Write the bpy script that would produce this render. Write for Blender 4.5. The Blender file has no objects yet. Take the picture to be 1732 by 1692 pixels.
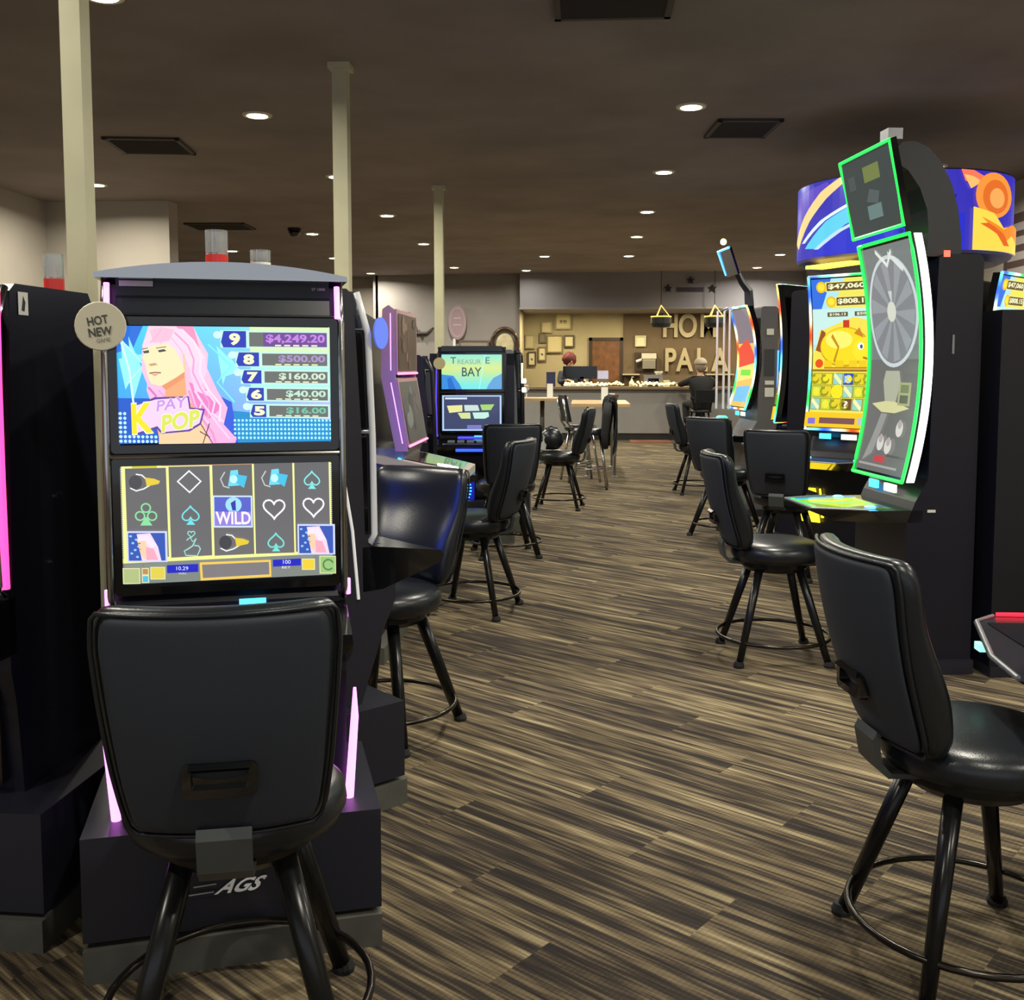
import bpy, bmesh, math, random
from mathutils import Vector, Matrix
from mathutils.geometry import tessellate_polygon
R = math.radians
random.seed(7)
S = bpy.context.scene
C = S.collection

# ---------------------------------------------------------------- camera
cam = bpy.data.cameras.new('camera'); co = bpy.data.objects.new('camera', cam); C.objects.link(co)
co.location = (0, 0, 1.49)
co.rotation_euler = (R(90 - 4.5), 0, R(3.93))
cam.sensor_fit = 'HORIZONTAL'; cam.sensor_width = 36; cam.lens = 36 * 1730 / 1732
cam.shift_y = -0.05187
cam.clip_start = .05; cam.clip_end = 80
S.camera = co
# ---------------------------------------------------------------- world, exposure
S.view_settings.view_transform = 'Standard'; S.view_settings.look = 'None'
S.view_settings.gamma = 1; S.view_settings.exposure = 0.62
w = bpy.data.worlds.new('daylight'); S.world = w; w.use_nodes = True  # soft cool ambient, added as fill for the interior
w.node_tree.nodes['Background'].inputs[0].default_value = (.80, .84, .92, 1)
w.node_tree.nodes['Background'].inputs[1].default_value = .55

def area(name, loc, size, power, col, rot=(0, 0, 0), size_y=None, spread=180):
    l = bpy.data.lights.new(name, 'AREA'); l.energy = power; l.color = col
    l.shape = 'RECTANGLE' if size_y else 'DISK'; l.size = size
    if size_y: l.size_y = size_y
    l.spread = R(spread)
    o = bpy.data.objects.new(name, l); o.location = loc; o.rotation_euler = rot; C.objects.link(o)
    return o
# cool fill light added behind the camera, from no known window
area('storefront_daylight', (0, -3.2, 1.9), 7.5, 70, (.86, .92, 1), (R(-90), 0, 0), 2.4)

# ---------------------------------------------------------------- materials
def lin(c):
    return tuple(((x / 12.92) if x <= .04045 else ((x + .055) / 1.055) ** 2.4) for x in (v / 255 for v in c))
MC = {}
def mat(name, col, rough=.5, metal=0, emit=0, noise=0, scale=40, bump=0, coat=0, alpha=1, trans=0, ecol=None):
    if name in MC: return MC[name]
    m = bpy.data.materials.new(name); m.use_nodes = True; nt = m.node_tree; b = nt.nodes['Principled BSDF']
    c = (*lin(col), 1)
    b.inputs['Base Color'].default_value = c
    b.inputs['Roughness'].default_value = rough; b.inputs['Metallic'].default_value = metal
    b.inputs['Coat Weight'].default_value = coat
    b.inputs['Transmission Weight'].default_value = trans
    b.inputs['Alpha'].default_value = alpha
    if emit:
        b.inputs['Emission Color'].default_value = (*lin(ecol or col), 1); b.inputs['Emission Strength'].default_value = emit
    if noise or bump:
        tc = nt.nodes.new('ShaderNodeTexCoord'); n = nt.nodes.new('ShaderNodeTexNoise')
        n.inputs['Scale'].default_value = scale; n.inputs['Detail'].default_value = 4
        nt.links.new(tc.outputs['Object'], n.inputs['Vector'])
        if noise:
            r = nt.nodes.new('ShaderNodeValToRGB')
            r.color_ramp.elements[0].color = (*[x * (1 - noise) for x in c[:3]], 1); r.color_ramp.elements[0].position = .3
            r.color_ramp.elements[1].color = (*[min(1, x * (1 + noise)) for x in c[:3]], 1); r.color_ramp.elements[1].position = .7
            nt.links.new(n.outputs[0], r.inputs[0]); nt.links.new(r.outputs[0], b.inputs['Base Color'])
        if bump:
            bp = nt.nodes.new('ShaderNodeBump'); bp.inputs['Strength'].default_value = bump; bp.inputs['Distance'].default_value = .002
            nt.links.new(n.outputs[0], bp.inputs['Height']); nt.links.new(bp.outputs[0], b.inputs['Normal'])
    MC[name] = m
    return m
def attr_mat(name, strength, rough=.12, base=0.0):
    if name in MC: return MC[name]
    m = bpy.data.materials.new(name); m.use_nodes = True; nt = m.node_tree; b = nt.nodes['Principled BSDF']
    a = nt.nodes.new('ShaderNodeAttribute'); a.attribute_name = 'Col'
    b.inputs['Base Color'].default_value = (.01, .01, .012, 1); b.inputs['Roughness'].default_value = rough
    if base: nt.links.new(a.outputs[0], b.inputs['Base Color']); b.inputs['Roughness'].default_value = rough
    nt.links.new(a.outputs[0], b.inputs['Emission Color']); b.inputs['Emission Strength'].default_value = strength
    MC[name] = m
    return m
blk = mat('black_cabinet_paint', (18, 19, 31), .33, bump=.08, scale=300)
blk2 = mat('charcoal_cabinet_paint', (30, 31, 42), .45, bump=.1, scale=300)
gloss = mat('glossy_black_plastic', (12, 12, 14), .1, coat=.5)
vinyl = mat('black_vinyl', (24, 28, 33), .30, bump=.18, scale=220, noise=.15)
fabric = mat('charcoal_back_panel', (36, 42, 52), .62, bump=.15, scale=500, noise=.1)
legm = mat('black_stool_metal', (26, 27, 28), .26, metal=.35)
ringm = mat('dark_footrest_metal', (62, 58, 54), .25, metal=.9)
chrome = mat('brushed_chrome', (178, 180, 182), .16, metal=1)
silver = mat('silver_plastic', (150, 152, 158), .35, metal=.6)
greyp = mat('grey_plinth_laminate', (84, 84, 78), .6, noise=.12, scale=18)
clear = mat('clear_acrylic', (235, 238, 240), .08, trans=.85)
redgl = mat('red_lamp_plastic', (170, 40, 36), .3, emit=.25)
white = mat('white_plastic', (225, 224, 215), .45)
postm = mat('cream_post_paint', (196, 192, 160), .5, noise=.06, scale=6, bump=.1)
warmbulb = mat('warm_bulb', (255, 222, 140), .4, emit=1.7)
ledw = mat('white_led', (240, 244, 255), .3, emit=2.6)
ledp = mat('pink_led', (240, 130, 255), .3, emit=2.0)
ledpk = mat('hot_pink_led', (255, 60, 130), .3, emit=2.0)
ledb = mat('blue_led', (30, 60, 255), .3, emit=2.2)
ledc = mat('cyan_led', (60, 190, 255), .3, emit=2.4)
ledg = mat('green_led', (30, 225, 70), .3, emit=1.5)
ledr = mat('red_led', (255, 30, 50), .3, emit=2.0)
ledy = mat('yellow_led', (255, 225, 40), .3, emit=1.8)
SCR = attr_mat('lit_screen', .74)
SCRD = attr_mat('dim_screen', .55, .35)
LEDA = attr_mat('multicolour_led', 1.5, .3)
PRINT = attr_mat('printed_sign', .0, .6, base=1)

# ---------------------------------------------------------------- helpers
def link(name, me, m, parent=None, smooth=False):
    o = bpy.data.objects.new(name, me); C.objects.link(o)
    for x in (m if isinstance(m, (list, tuple)) else [m]):
        if x: me.materials.append(x)
    if smooth:
        for p in me.polygons: p.use_smooth = True
    if parent: o.parent = parent
    return o
def obj(name, bm, m, parent=None, smooth=False, bev=0, seg=2, sub=0, label=None):
    if bev:
        es = [e for e in bm.edges if len(e.link_faces) == 2 and e.calc_face_angle(0) > .5]
        bmesh.ops.bevel(bm, geom=es, offset=bev, segments=seg, affect='EDGES', clamp_overlap=True, profile=.6)
    bmesh.ops.recalc_face_normals(bm, faces=bm.faces)
    me = bpy.data.meshes.new(name); bm.to_mesh(me); bm.free()
    o = link(name, me, m, parent, smooth)
    if sub:
        md = o.modifiers.new('subdivision', 'SUBSURF'); md.levels = sub; md.render_levels = sub
    if label: o['label'] = label
    return o
def thing(name, label, cat, loc=(0, 0, 0), rz=0, group=None):
    o = bpy.data.objects.new(name, None); C.objects.link(o); o.empty_display_size = .1
    o.location = loc; o.rotation_euler = (0, 0, R(rz)); o['label'] = label; o['category'] = cat
    if group: o['group'] = group
    return o
def tag(o, label, cat, group=None):
    o['label'] = label; o['category'] = cat
    if group: o['group'] = group
    return o
def struct(o): o['kind'] = 'structure'; return o
def copy_tree(o, parent=None):
    c = o.copy(); C.objects.link(c)
    if parent: c.parent = parent
    for ch in list(o.children): copy_tree(ch, c)
    return c
def box(bm, x0, x1, y0, y1, z0, z1):
    vs = [bm.verts.new(p) for p in ((x0, y0, z0), (x1, y0, z0), (x1, y1, z0), (x0, y1, z0), (x0, y0, z1), (x1, y0, z1), (x1, y1, z1), (x0, y1, z1))]
    for f in ((0, 3, 2, 1), (4, 5, 6, 7), (0, 1, 5, 4), (1, 2, 6, 5), (2, 3, 7, 6), (3, 0, 4, 7)): bm.faces.new([vs[i] for i in f])
    return vs
def bx(*a):
    bm = bmesh.new(); box(bm, *a); return bm
def prism(prof, x0, x1, bm=None):                    # profile in (y, z), extruded along x
    bm = bm or bmesh.new()
    a = [bm.verts.new((x0, y, z)) for y, z in prof]; b = [bm.verts.new((x1, y, z)) for y, z in prof]
    bm.faces.new(a); bm.faces.new(b[::-1]); n = len(prof)
    for i in range(n): bm.faces.new((a[i], b[i], b[(i + 1) % n], a[(i + 1) % n]))
    return bm
def slab(poly, z0, z1, bm=None):                     # polygon in (x, y)
    bm = bm or bmesh.new()
    a = [bm.verts.new((x, y, z0)) for x, y in poly]; b = [bm.verts.new((x, y, z1)) for x, y in poly]
    bm.faces.new(a[::-1]); bm.faces.new(b); n = len(poly)
    for i in range(n): bm.faces.new((a[i], a[(i + 1) % n], b[(i + 1) % n], b[i]))
    return bm
def tube(pts, r, bm=None, seg=10, closed=False, r2=None, cap=True):
    bm = bm or bmesh.new(); pts = [Vector(p) for p in pts]; n = len(pts); rings = []
    for i, p in enumerate(pts):
        a = pts[i - 1] if (i or closed) else p; b = pts[(i + 1) % n] if (i < n - 1 or closed) else p
        t = (b - a).normalized(); up = Vector((0, 0, 1)) if abs(t.z) < .9 else Vector((0, 1, 0))
        s = t.cross(up).normalized(); u = s.cross(t)
        rr = r[i] if isinstance(r, (list, tuple)) else r; q = (r2 or rr) if not isinstance(r2, (list, tuple)) else r2[i]
        rings.append([bm.verts.new(p + s * (rr * math.cos(k * 2 * math.pi / seg)) + u * (q * math.sin(k * 2 * math.pi / seg))) for k in range(seg)])
    m = n if closed else n - 1
    for i in range(m):
        A = rings[i]; B = rings[(i + 1) % n]
        for k in range(seg): bm.faces.new((A[k], A[(k + 1) % seg], B[(k + 1) % seg], B[k]))
    if cap and not closed: bm.faces.new(rings[0][::-1]); bm.faces.new(rings[-1])
    return bm
def lathe(prof, seg=24, bm=None, c=(0, 0, 0)):       # profile (r, z)
    bm = bm or bmesh.new(); rings = []
    for r, z in prof:
        rings.append([bm.verts.new((c[0] + r * math.cos(k * 2 * math.pi / seg), c[1] + r * math.sin(k * 2 * math.pi / seg), c[2] + z)) for k in range(seg)])
    for A, B in zip(rings, rings[1:]):
        for k in range(seg): bm.faces.new((A[k], A[(k + 1) % seg], B[(k + 1) % seg], B[k]))
    bm.faces.new(rings[0][::-1]); bm.faces.new(rings[-1])
    return bm
def rrect(x0, x1, z0, z1, r, n=5):
    out = []
    for cx, cz, a0 in ((x1 - r, z1 - r, 0), (x0 + r, z1 - r, 90), (x0 + r, z0 + r, 180), (x1 - r, z0 + r, 270)):
        for k in range(n + 1):
            a = R(a0 + 90 * k / n); out.append((cx + r * math.cos(a), cz + r * math.sin(a)))
    return out
def plate(poly, y0, y1, bm=None, lean=0, z0=0):      # polygon in (x, z) extruded along y; lean moves y back with height
    bm = bm or bmesh.new()
    a = [bm.verts.new((x, y0 + (z - z0) * lean, z)) for x, z in poly]; b = [bm.verts.new((x, y1 + (z - z0) * lean, z)) for x, z in poly]
    bm.faces.new(a); bm.faces.new(b[::-1]); n = len(poly)
    for i in range(n): bm.faces.new((a[i], b[i], b[(i + 1) % n], a[(i + 1) % n]))
    return bm

TXT = {}
def text_tris(s, bold=0.0):
    k = (s, bold)
    if k in TXT: return TXT[k]
    cu = bpy.data.curves.new('lettering', 'FONT'); cu.body = s; cu.size = 1; cu.align_x = 'LEFT'; cu.offset = bold; cu.resolution_u = 3
    o = bpy.data.objects.new('lettering', cu); C.objects.link(o)
    dg = bpy.context.evaluated_depsgraph_get(); ev = o.evaluated_get(dg); me = ev.to_mesh()
    me.calc_loop_triangles()
    tr = [[(me.vertices[i].co.x, me.vertices[i].co.y) for i in t.vertices] for t in me.loop_triangles]
    xs = [p[0] for t in tr for p in t] or [0]; ys = [p[1] for t in tr for p in t] or [0]
    ev.to_mesh_clear(); bpy.data.objects.remove(o); bpy.data.curves.remove(cu)
    TXT[k] = (tr, min(xs), max(xs), min(ys), max(ys))
    return TXT[k]

class Canvas:
    """flat artwork of a screen or a sign; f(u, v, h) places it, g(x, y) turns drawing units into u, v"""
    def __init__(s, f, g=None, bands=1, dh=.0005):
        s.f = f; s.g = g or (lambda x, y: (x, y)); s.bands = bands; s.bm = bmesh.new(); s.cl = []; s.h = 0; s.dh = dh
    def tri(s, t, col):
        pieces = [t]
        if s.bands > 1:
            pieces = []; v0 = min(p[1] for p in t); v1 = max(p[1] for p in t)
            for b in range(max(0, int(v0 * s.bands)), min(s.bands, int(v1 * s.bands) + 1)):
                lo, hi = b / s.bands, (b + 1) / s.bands; q = list(t)
                for lim, sg in ((lo, 1), (hi, -1)):
                    out = []
                    for i in range(len(q)):
                        a, c = q[i - 1], q[i]; da = (a[1] - lim) * sg; dc = (c[1] - lim) * sg
                        if (da >= 0) != (dc >= 0):
                            k = da / (da - dc); out.append((a[0] + (c[0] - a[0]) * k, lim))
                        if dc >= 0: out.append(c)
                    q = out
                    if len(q) < 3: break
                if len(q) >= 3: pieces.append(q)
        for q in pieces:
            q = [p for i, p in enumerate(q) if abs(p[0] - q[i - 1][0]) + abs(p[1] - q[i - 1][1]) > 1e-7]
            if len(q) < 3: continue
            vs = [s.bm.verts.new(s.f(min(1, max(0, u)), min(1, max(0, v)), s.h)) for u, v in q]
            try: s.bm.faces.new(vs)
            except ValueError: continue
            for p in q: s.cl.append((*lin(col(p[0], p[1]) if callable(col) else col), 1))
    def poly(s, pts, col, up=True):
        if up: s.h += s.dh
        p = [s.g(*q) for q in pts]
        for t in tessellate_polygon([[Vector((a, b, 0)) for a, b in p]]): s.tri([p[i] if not isinstance(i, Vector) else i for i in t], col)
    def rect(s, x0, y0, x1, y1, col, up=True, nx=1, ny=1):
        if up: s.h += s.dh
        for i in range(nx):
            for j in range(ny):
                a, b = x0 + (x1 - x0) * i / nx, x0 + (x1 - x0) * (i + 1) / nx; c, d = y0 + (y1 - y0) * j / ny, y0 + (y1 - y0) * (j + 1) / ny
                q = [s.g(a, c), s.g(b, c), s.g(b, d), s.g(a, d)]
                s.tri([q[0], q[1], q[2]], col); s.tri([q[0], q[2], q[3]], col)
    def circ(s, x, y, rx, ry, col, up=True, n=20):
        s.poly([(x + rx * math.cos(2 * math.pi * k / n), y + ry * math.sin(2 * math.pi * k / n)) for k in range(n)], col, up)
    def line(s, pts, wd, col, up=True, closed=False):
        if up: s.h += s.dh
        pts = [Vector((a, b)) for a, b in pts]; n = len(pts)
        nrm = []
        for i in range(n):
            a = pts[i - 1] if (i or closed) else pts[i]; b = pts[(i + 1) % n] if (i < n - 1 or closed) else pts[i]
            d = (b - a).normalized(); nrm.append(Vector((-d.y, d.x)) * wd / 2)
        for i in range(n if closed else n - 1):
            j = (i + 1) % n
            q = [s.g(*(pts[i] + nrm[i])), s.g(*(pts[j] + nrm[j])), s.g(*(pts[j] - nrm[j])), s.g(*(pts[i] - nrm[i]))]
            s.tri([q[0], q[1], q[2]], col); s.tri([q[0], q[2], q[3]], col)
    def text(s, t, x, y, hgt, col, wd=None, bold=.0, rot=0, slant=0, up=True, outline=None):
        """x, y is the middle of the text; hgt its height; wd its width"""
        if outline: s.text(t, x, y, hgt * (1 + outline[1] * .6), outline[0], (wd or 0) * (1 + outline[1] * .15) or None, bold + outline[1] * .12, rot, slant)
        if up: s.h += s.dh
        tr, x0, x1, y0, y1 = text_tris(t, bold); k = hgt / (y1 - y0); kx = wd / (x1 - x0) if wd else k
        ca, sa = math.cos(R(rot)), math.sin(R(rot))
        for q in tr:
            p = []
            for a, b in q:
                yy = (b - (y0 + y1) / 2) * k; xx = (a - (x0 + x1) / 2) * kx + yy * slant
                p.append(s.g(x + xx * ca + yy * sa, y + xx * sa - yy * ca))
            s.tri(p, col)
    def done(s, name, m, parent=None, label=None):
        me = bpy.data.meshes.new(name); s.bm.to_mesh(me); s.bm.free()
        at = me.color_attributes.new('Col', 'FLOAT_COLOR', 'CORNER')
        at.data.foreach_set('color', [x for c in s.cl for x in c])
        o = link(name, me, m, parent)
        if label: o['label'] = label
        return o
def led_path(pts, r, cols, name, parent, m=None, seg=6, closed=False, label=None):
    """lit edge running through pts, colours repeating along it"""
    P = [Vector(p) for p in pts]; out = [P[0]]
    for a, b in zip(P, P[1:] + ([P[0]] if closed else [])):
        n = max(1, int((b - a).length / .025))
        for k in range(1, n + 1): out.append(a.lerp(b, k / n))
    if closed: out.pop()
    bm = tube(out, r, seg=seg, closed=closed)
    me = bpy.data.meshes.new(name); bm.to_mesh(me); nv = len(out); bm.free()
    at = me.color_attributes.new('Col', 'FLOAT_COLOR', 'POINT')
    def cc(i):
        t = i * .025 / .11; k = int(t); f = min(1, (t - k) * 1.6); a = cols[k % len(cols)]; b = cols[(k + 1) % len(cols)]
        return tuple(a[q] + (b[q] - a[q]) * f for q in range(3))
    at.data.foreach_set('color', [x for i in range(nv) for _ in range(seg) for x in (*lin(cc(i)), 1)])
    o = link(name, me, m or LEDA, parent)
    if label: o['label'] = label
    return o
RAIN = [(110, 240, 250), (40, 90, 250), (255, 250, 190), (250, 60, 20), (255, 235, 120), (90, 240, 220), (30, 200, 80), (250, 250, 240)]

# ---------------------------------------------------------------- setting
def carpet():
    m = bpy.data.materials.new('striped_carpet_planks'); m.use_nodes = True; nt = m.node_tree; b = nt.nodes['Principled BSDF']; L = nt.links
    def N(t, **k):
        n = nt.nodes.new(t)
        for a, v in k.items(): setattr(n, a, v)
        return n
    def M(op, a, b2=None):
        n = N('ShaderNodeMath', operation=op)
        for i, v in enumerate((a, b2)):
            if v is None: continue
            if isinstance(v, (int, float)): n.inputs[i].default_value = v
            else: L.new(v, n.inputs[i])
        return n.outputs[0]
    tc = N('ShaderNodeTexCoord'); mp = N('ShaderNodeMapping'); mp.inputs['Rotation'].default_value = (0, 0, R(36.9))
    L.new(tc.outputs['Object'], mp.inputs['Vector']); sx = N('ShaderNodeSeparateXYZ'); L.new(mp.outputs[0], sx.inputs[0])
    u, v = sx.outputs[0], sx.outputs[1]
    row = M('FLOOR', M('DIVIDE', v, .25)); uo = M('ADD', u, M('MULTIPLY', row, .37)); col = M('FLOOR', M('DIVIDE', uo, 1.0))
    cid = M('ADD', M('MULTIPLY', row, 13.7), M('MULTIPLY', col, 7.31))
    wn = N('ShaderNodeTexWhiteNoise', noise_dimensions='1D'); L.new(cid, wn.inputs['W'])
    def streak(su, sv, det, off):
        cb = N('ShaderNodeCombineXYZ'); L.new(M('MULTIPLY', u, su), cb.inputs[0]); L.new(M('MULTIPLY', v, sv), cb.inputs[1])
        L.new(M('ADD', M('MULTIPLY', wn.outputs[0], 40), off), cb.inputs[2])
        n = N('ShaderNodeTexNoise'); n.inputs['Scale'].default_value = 1; n.inputs['Detail'].default_value = det; n.inputs['Roughness'].default_value = .55
        L.new(cb.outputs[0], n.inputs['Vector']); return n.outputs[0]
    s1 = streak(1.3, 26, 4, 0); s2 = streak(3.5, 80, 3, 9)
    rib = M('SINE', M('MULTIPLY', u, 420)); rib2 = M('MULTIPLY', rib, .007)
    f = M('ADD', M('ADD', M('MULTIPLY', s1, .62), M('MULTIPLY', s2, .46)), M('MULTIPLY', M('SUBTRACT', wn.outputs[0], .5), .055))
    f = M('ADD', f, rib2)
    r = N('ShaderNodeValToRGB'); e = r.color_ramp.elements
    e[0].position = .40; e[0].color = (*lin((40, 36, 34)), 1); e[1].position = .74; e[1].color = (*lin((174, 160, 126)), 1)
    for p, c in ((.49, (58, 51, 45)), (.54, (88, 77, 61)), (.61, (117, 104, 80))):
        x = e.new(p); x.color = (*lin(c), 1)
    L.new(f, r.inputs[0]); L.new(r.outputs[0], b.inputs['Base Color']); b.inputs['Roughness'].default_value = .92
    b.inputs['Specular IOR Level'].default_value = .2
    n = N('ShaderNodeTexNoise'); n.inputs['Scale'].default_value = 260; L.new(tc.outputs['Object'], n.inputs['Vector'])
    bp = N('ShaderNodeBump'); bp.inputs['Strength'].default_value = .5; bp.inputs['Distance'].default_value = .004
    L.new(M('ADD', n.outputs[0], M('MULTIPLY', s2, 1.5)), bp.inputs['Height']); L.new(bp.outputs[0], b.inputs['Normal'])
    return m
H = 3.37
wall_g = mat('grey_wall_paint', (146, 140, 136), .8, noise=.05, scale=2, bump=.1)
wall_l = mat('light_wall_paint', (172, 164, 152), .8, noise=.04, scale=2, bump=.1)
wall_t = mat('tan_wall_paint', (172, 160, 130), .8, noise=.05, scale=2, bump=.1)
wall_b = mat('brown_accent_paint', (104, 88, 70), .8, noise=.08, scale=3, bump=.1)
soff = mat('blue_grey_soffit_paint', (136, 134, 140), .8, noise=.04, scale=2)
ceilm = mat('dark_brown_ceiling_paint', (138, 127, 123), .85, noise=.16, scale=1.3, bump=.2)
struct(obj('floor', bx(-9.3, 4.6, -4, 23.3, -.1, 0), carpet()))
struct(obj('ceiling', bx(-9.3, 4.6, -4, 23.3, H, H + .1), ceilm))
struct(obj('wall_right', bx(4.4, 4.6, -4, 23.3, 0, H), wall_l))
struct(obj('wall_left', bx(-6.3, -6.15, -4, 11.5, 0, H), wall_l))
struct(obj('wall_left_wing', bx(-9.3, -4.7, 11.5, 11.75, 0, H), wall_l))
struct(obj('wall_left_far', bx(-9.5, -9.3, 11.5, 22, 0, H), wall_l))
struct(obj('wall_back_left', bx(-9.5, -4.3, 21.8, 22, 0, H), wall_l))
struct(obj('wall_back_grey', bx(-4.3, -1.3, 21.2, 21.4, 0, H), wall_g))
struct(obj('wall_back_return', bx(-4.35, -4.25, 21.2, 21.8, 0, H), wall_g))
struct(obj('wall_back_side', bx(-1.4, -1.3, 21.4, 23, 0, H), wall_t))
struct(obj('wall_back_tan', bx(-1.4, .9, 23, 23.2, 0, H), wall_t))
struct(obj('wall_back_brown', bx(.9, 4.6, 22.95, 23.2, 0, H), wall_b))
struct(obj('trim_soffit', bx(-1.27, 4.4, 20.8, 23, 2.655, H), soff))
struct(obj('trim_soffit_edge', bx(-1.28, 4.4, 20.78, 20.8, 2.64, 2.68), wall_g))
# unseen front wall with an added opening that lets daylight in behind the camera
bm = bmesh.new(); box(bm, -6.3, 4.6, -4.1, -4, 0, .5); box(bm, -6.3, 4.6, -4.1, -4, 2.9, H)
struct(obj('wall_front', bm, wall_l))
# door in the tan wall
dm = mat('dark_wood_door', (108, 70, 40), .45, noise=.3, scale=9)
d = struct(obj('door_1', bx(.21, .83, 22.95, 22.99, .0, 2.06), dm))
obj('door_frame', (lambda b: (box(b, .14, .21, 22.93, 23, 0, 2.13), box(b, .83, .90, 22.93, 23, 0, 2.13), box(b, .14, .90, 22.93, 23, 2.06, 2.13), b)[-1])(bmesh.new()), mat('dark_door_frame', (52, 38, 28), .5), d)
obj('door_handle', lathe([(.012, 0), (.03, .01), (.03, .03), (.01, .05)], 12, c=(.28, 22.9, 1.0)), chrome, d)
# steel posts
for x, y in ((-1.555, 3.12), (-1.518, 6.47), (-1.51, 10.8)):
    s = .046 if y > 4 else .032
    bm = bmesh.new(); box(bm, x - s, x + s, y - s, y + s, 0, H); box(bm, x - s - .022, x + s + .022, y - s - .022, y + s + .022, H - .035, H)
    o = struct(obj('trim_post', bm, postm, bev=.006)); o.name = 'trim_%d' % (1 + len([q for q in bpy.data.objects if q.name.startswith('trim_') and q.name[5:].isdigit()]))
bm = bmesh.new(); box(bm, -4.3, -1.42, 21.18, 21.2, 0, .1)
struct(obj('baseboard_back', bm, mat('black_baseboard', (30, 28, 26), .5)))

# ---------------------------------------------------------------- downlights
def downlight(x, y, label, first=[None], power=34):
    if first[0] is None:
        t = thing('recessed_downlight', '', 'ceiling light', (x, y, H), 0, 'recessed ceiling downlights')
        obj('trim_ring', lathe([(.075, -.012), (.105, -.012), (.112, -.001), (.07, -.001)], 28), mat('white_trim_ring', (215, 208, 190), .5), t, smooth=False)
        obj('lens', lathe([(.076, -.014), (.076, -.004)], 28), mat('downlight_lens', (255, 246, 205), .4, emit=9), t)
        first[0] = t
    else:
        t = copy_tree(first[0]); t.location = (x, y, H)
    t['label'] = label
    area('downlight_glow', (x, y, H - .03), .16, power, (1, .945, .80), spread=165)
rows = [5.2, 7.65, 10.15, 12.7, 15.2, 17.7, 20.2]
nth = ['nearest', 'second', 'third', 'fourth', 'fifth', 'sixth', 'farthest']
for i, y in enumerate([7.65, 10.15, 12.7, 15.1, 17.7]):
    downlight(.775, y, 'round recessed downlight, %s of the five in the row above the open aisle' % ['nearest', 'second', 'third', 'fourth', 'farthest'][i])
for i, y in enumerate([5.2, 7.68, 10.17, 12.8, 15.75, 19.5]):
    downlight(-2.44, y, 'recessed downlight, %s of the row left of the white posts' % ['nearest, cut by the top edge,', 'second', 'third', 'fourth', 'fifth', 'farthest'][i])
downlight(-.656, 17.65, 'small recessed downlight between the two long rows, ahead of the tan wall')
downlight(-1.11, 20.2, 'small recessed downlight close to the left end of the soffit', power=7)
for i, y in enumerate([10.05, 17.64, 19.9]):
    downlight(3.3, y, ['bright downlight just right of the arched top of the wheel machine', 'small downlight left of the round blue carousel sign', 'small far downlight above the soffit light patch'][i])
for x, y, l in ((-5.03, 10.45, 'downlight beside the nearest white post, above the beige wing wall'), (-4.27, 20.6, 'tiny downlight where the light and grey back walls meet'), (-4.31, 17.68, 'small downlight peeking out left of the second post'),
                (-3.83, 14.46, 'downlight next to the dark dome camera'), (-5.7, 16.5, 'small downlight beside the red lamp on the machine top')):
    downlight(x, y, l)
# off-frame rows nearer than the picture
for x in (-2.44, .775, 3.3):
    for y in (.3, 2.75): area('downlight_glow', (x, y, H - .03), .16, 30, (1, .945, .80), spread=165)
area('downlight_glow', (.775, 5.2, H - .03), .16, 34, (1, .945, .80), spread=165); area('downlight_glow', (3.3, 5.2, H - .03), .16, 30, (1, .945, .80), spread=165)
# warm light under the soffit, over the counter
for x in (-.6, .9, 2.3, 3.6): area('soffit_light', (x, 21.7, 2.62), .25, 26, (1, .86, .52))

def vent(x, y, w_, d_, label, rz=0):
    t = thing('ceiling_vent', label, 'ceiling vent', (x, y, H), rz, 'dark square vents in the ceiling')
    dk = mat('brown_vent_metal', (62, 54, 50), .6)
    bm = bmesh.new(); fr = .035
    box(bm, -w_ / 2, w_ / 2, -d_ / 2, -d_ / 2 + fr, -.02, 0); box(bm, -w_ / 2, w_ / 2, d_ / 2 - fr, d_ / 2, -.02, 0)
    box(bm, -w_ / 2, -w_ / 2 + fr, -d_ / 2, d_ / 2, -.02, 0); box(bm, w_ / 2 - fr, w_ / 2, -d_ / 2, d_ / 2, -.02, 0)
    obj('frame', bm, dk, t)
    bm = bmesh.new()
    for k in range(9):
        y0 = -d_ / 2 + fr + (d_ - 2 * fr) * (k + .2) / 9
        bm2 = prism([(y0, -.004), (y0 + .03, -.024), (y0 + .034, -.021), (y0 + .005, -.001)], -w_ / 2 + fr, w_ / 2 - fr, bm)
    obj('louvre', bm, mat('dark_vent_louvre', (48, 42, 40), .6), t)
    return t
vent(.15, 5.4, .62, .6, 'large dark ceiling vent cut by the top edge of the photo')
vent(-3.68, 8.65, .62, .62, 'dark ceiling vent left of the second downlight', 8)
vent(-4.85, 13.6, .8, .6, 'dark ceiling vent above the red machine lamp, far left', 3)
vent(1.25, 8.35, .5, .6, 'dark ceiling vent between aisle and wheel machine', 4)
t = thing('dome_camera', 'dark dome camera on the ceiling beside a downlight', 'security camera', (-3.93, 13.9, H))
obj('mount', lathe([(.09, -.04), (.09, 0)], 20), blk, t); obj('dome', lathe([(.01, -.12), (.05, -.108), (.07, -.08), (.08, -.04)], 20), gloss, t, smooth=True)

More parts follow.
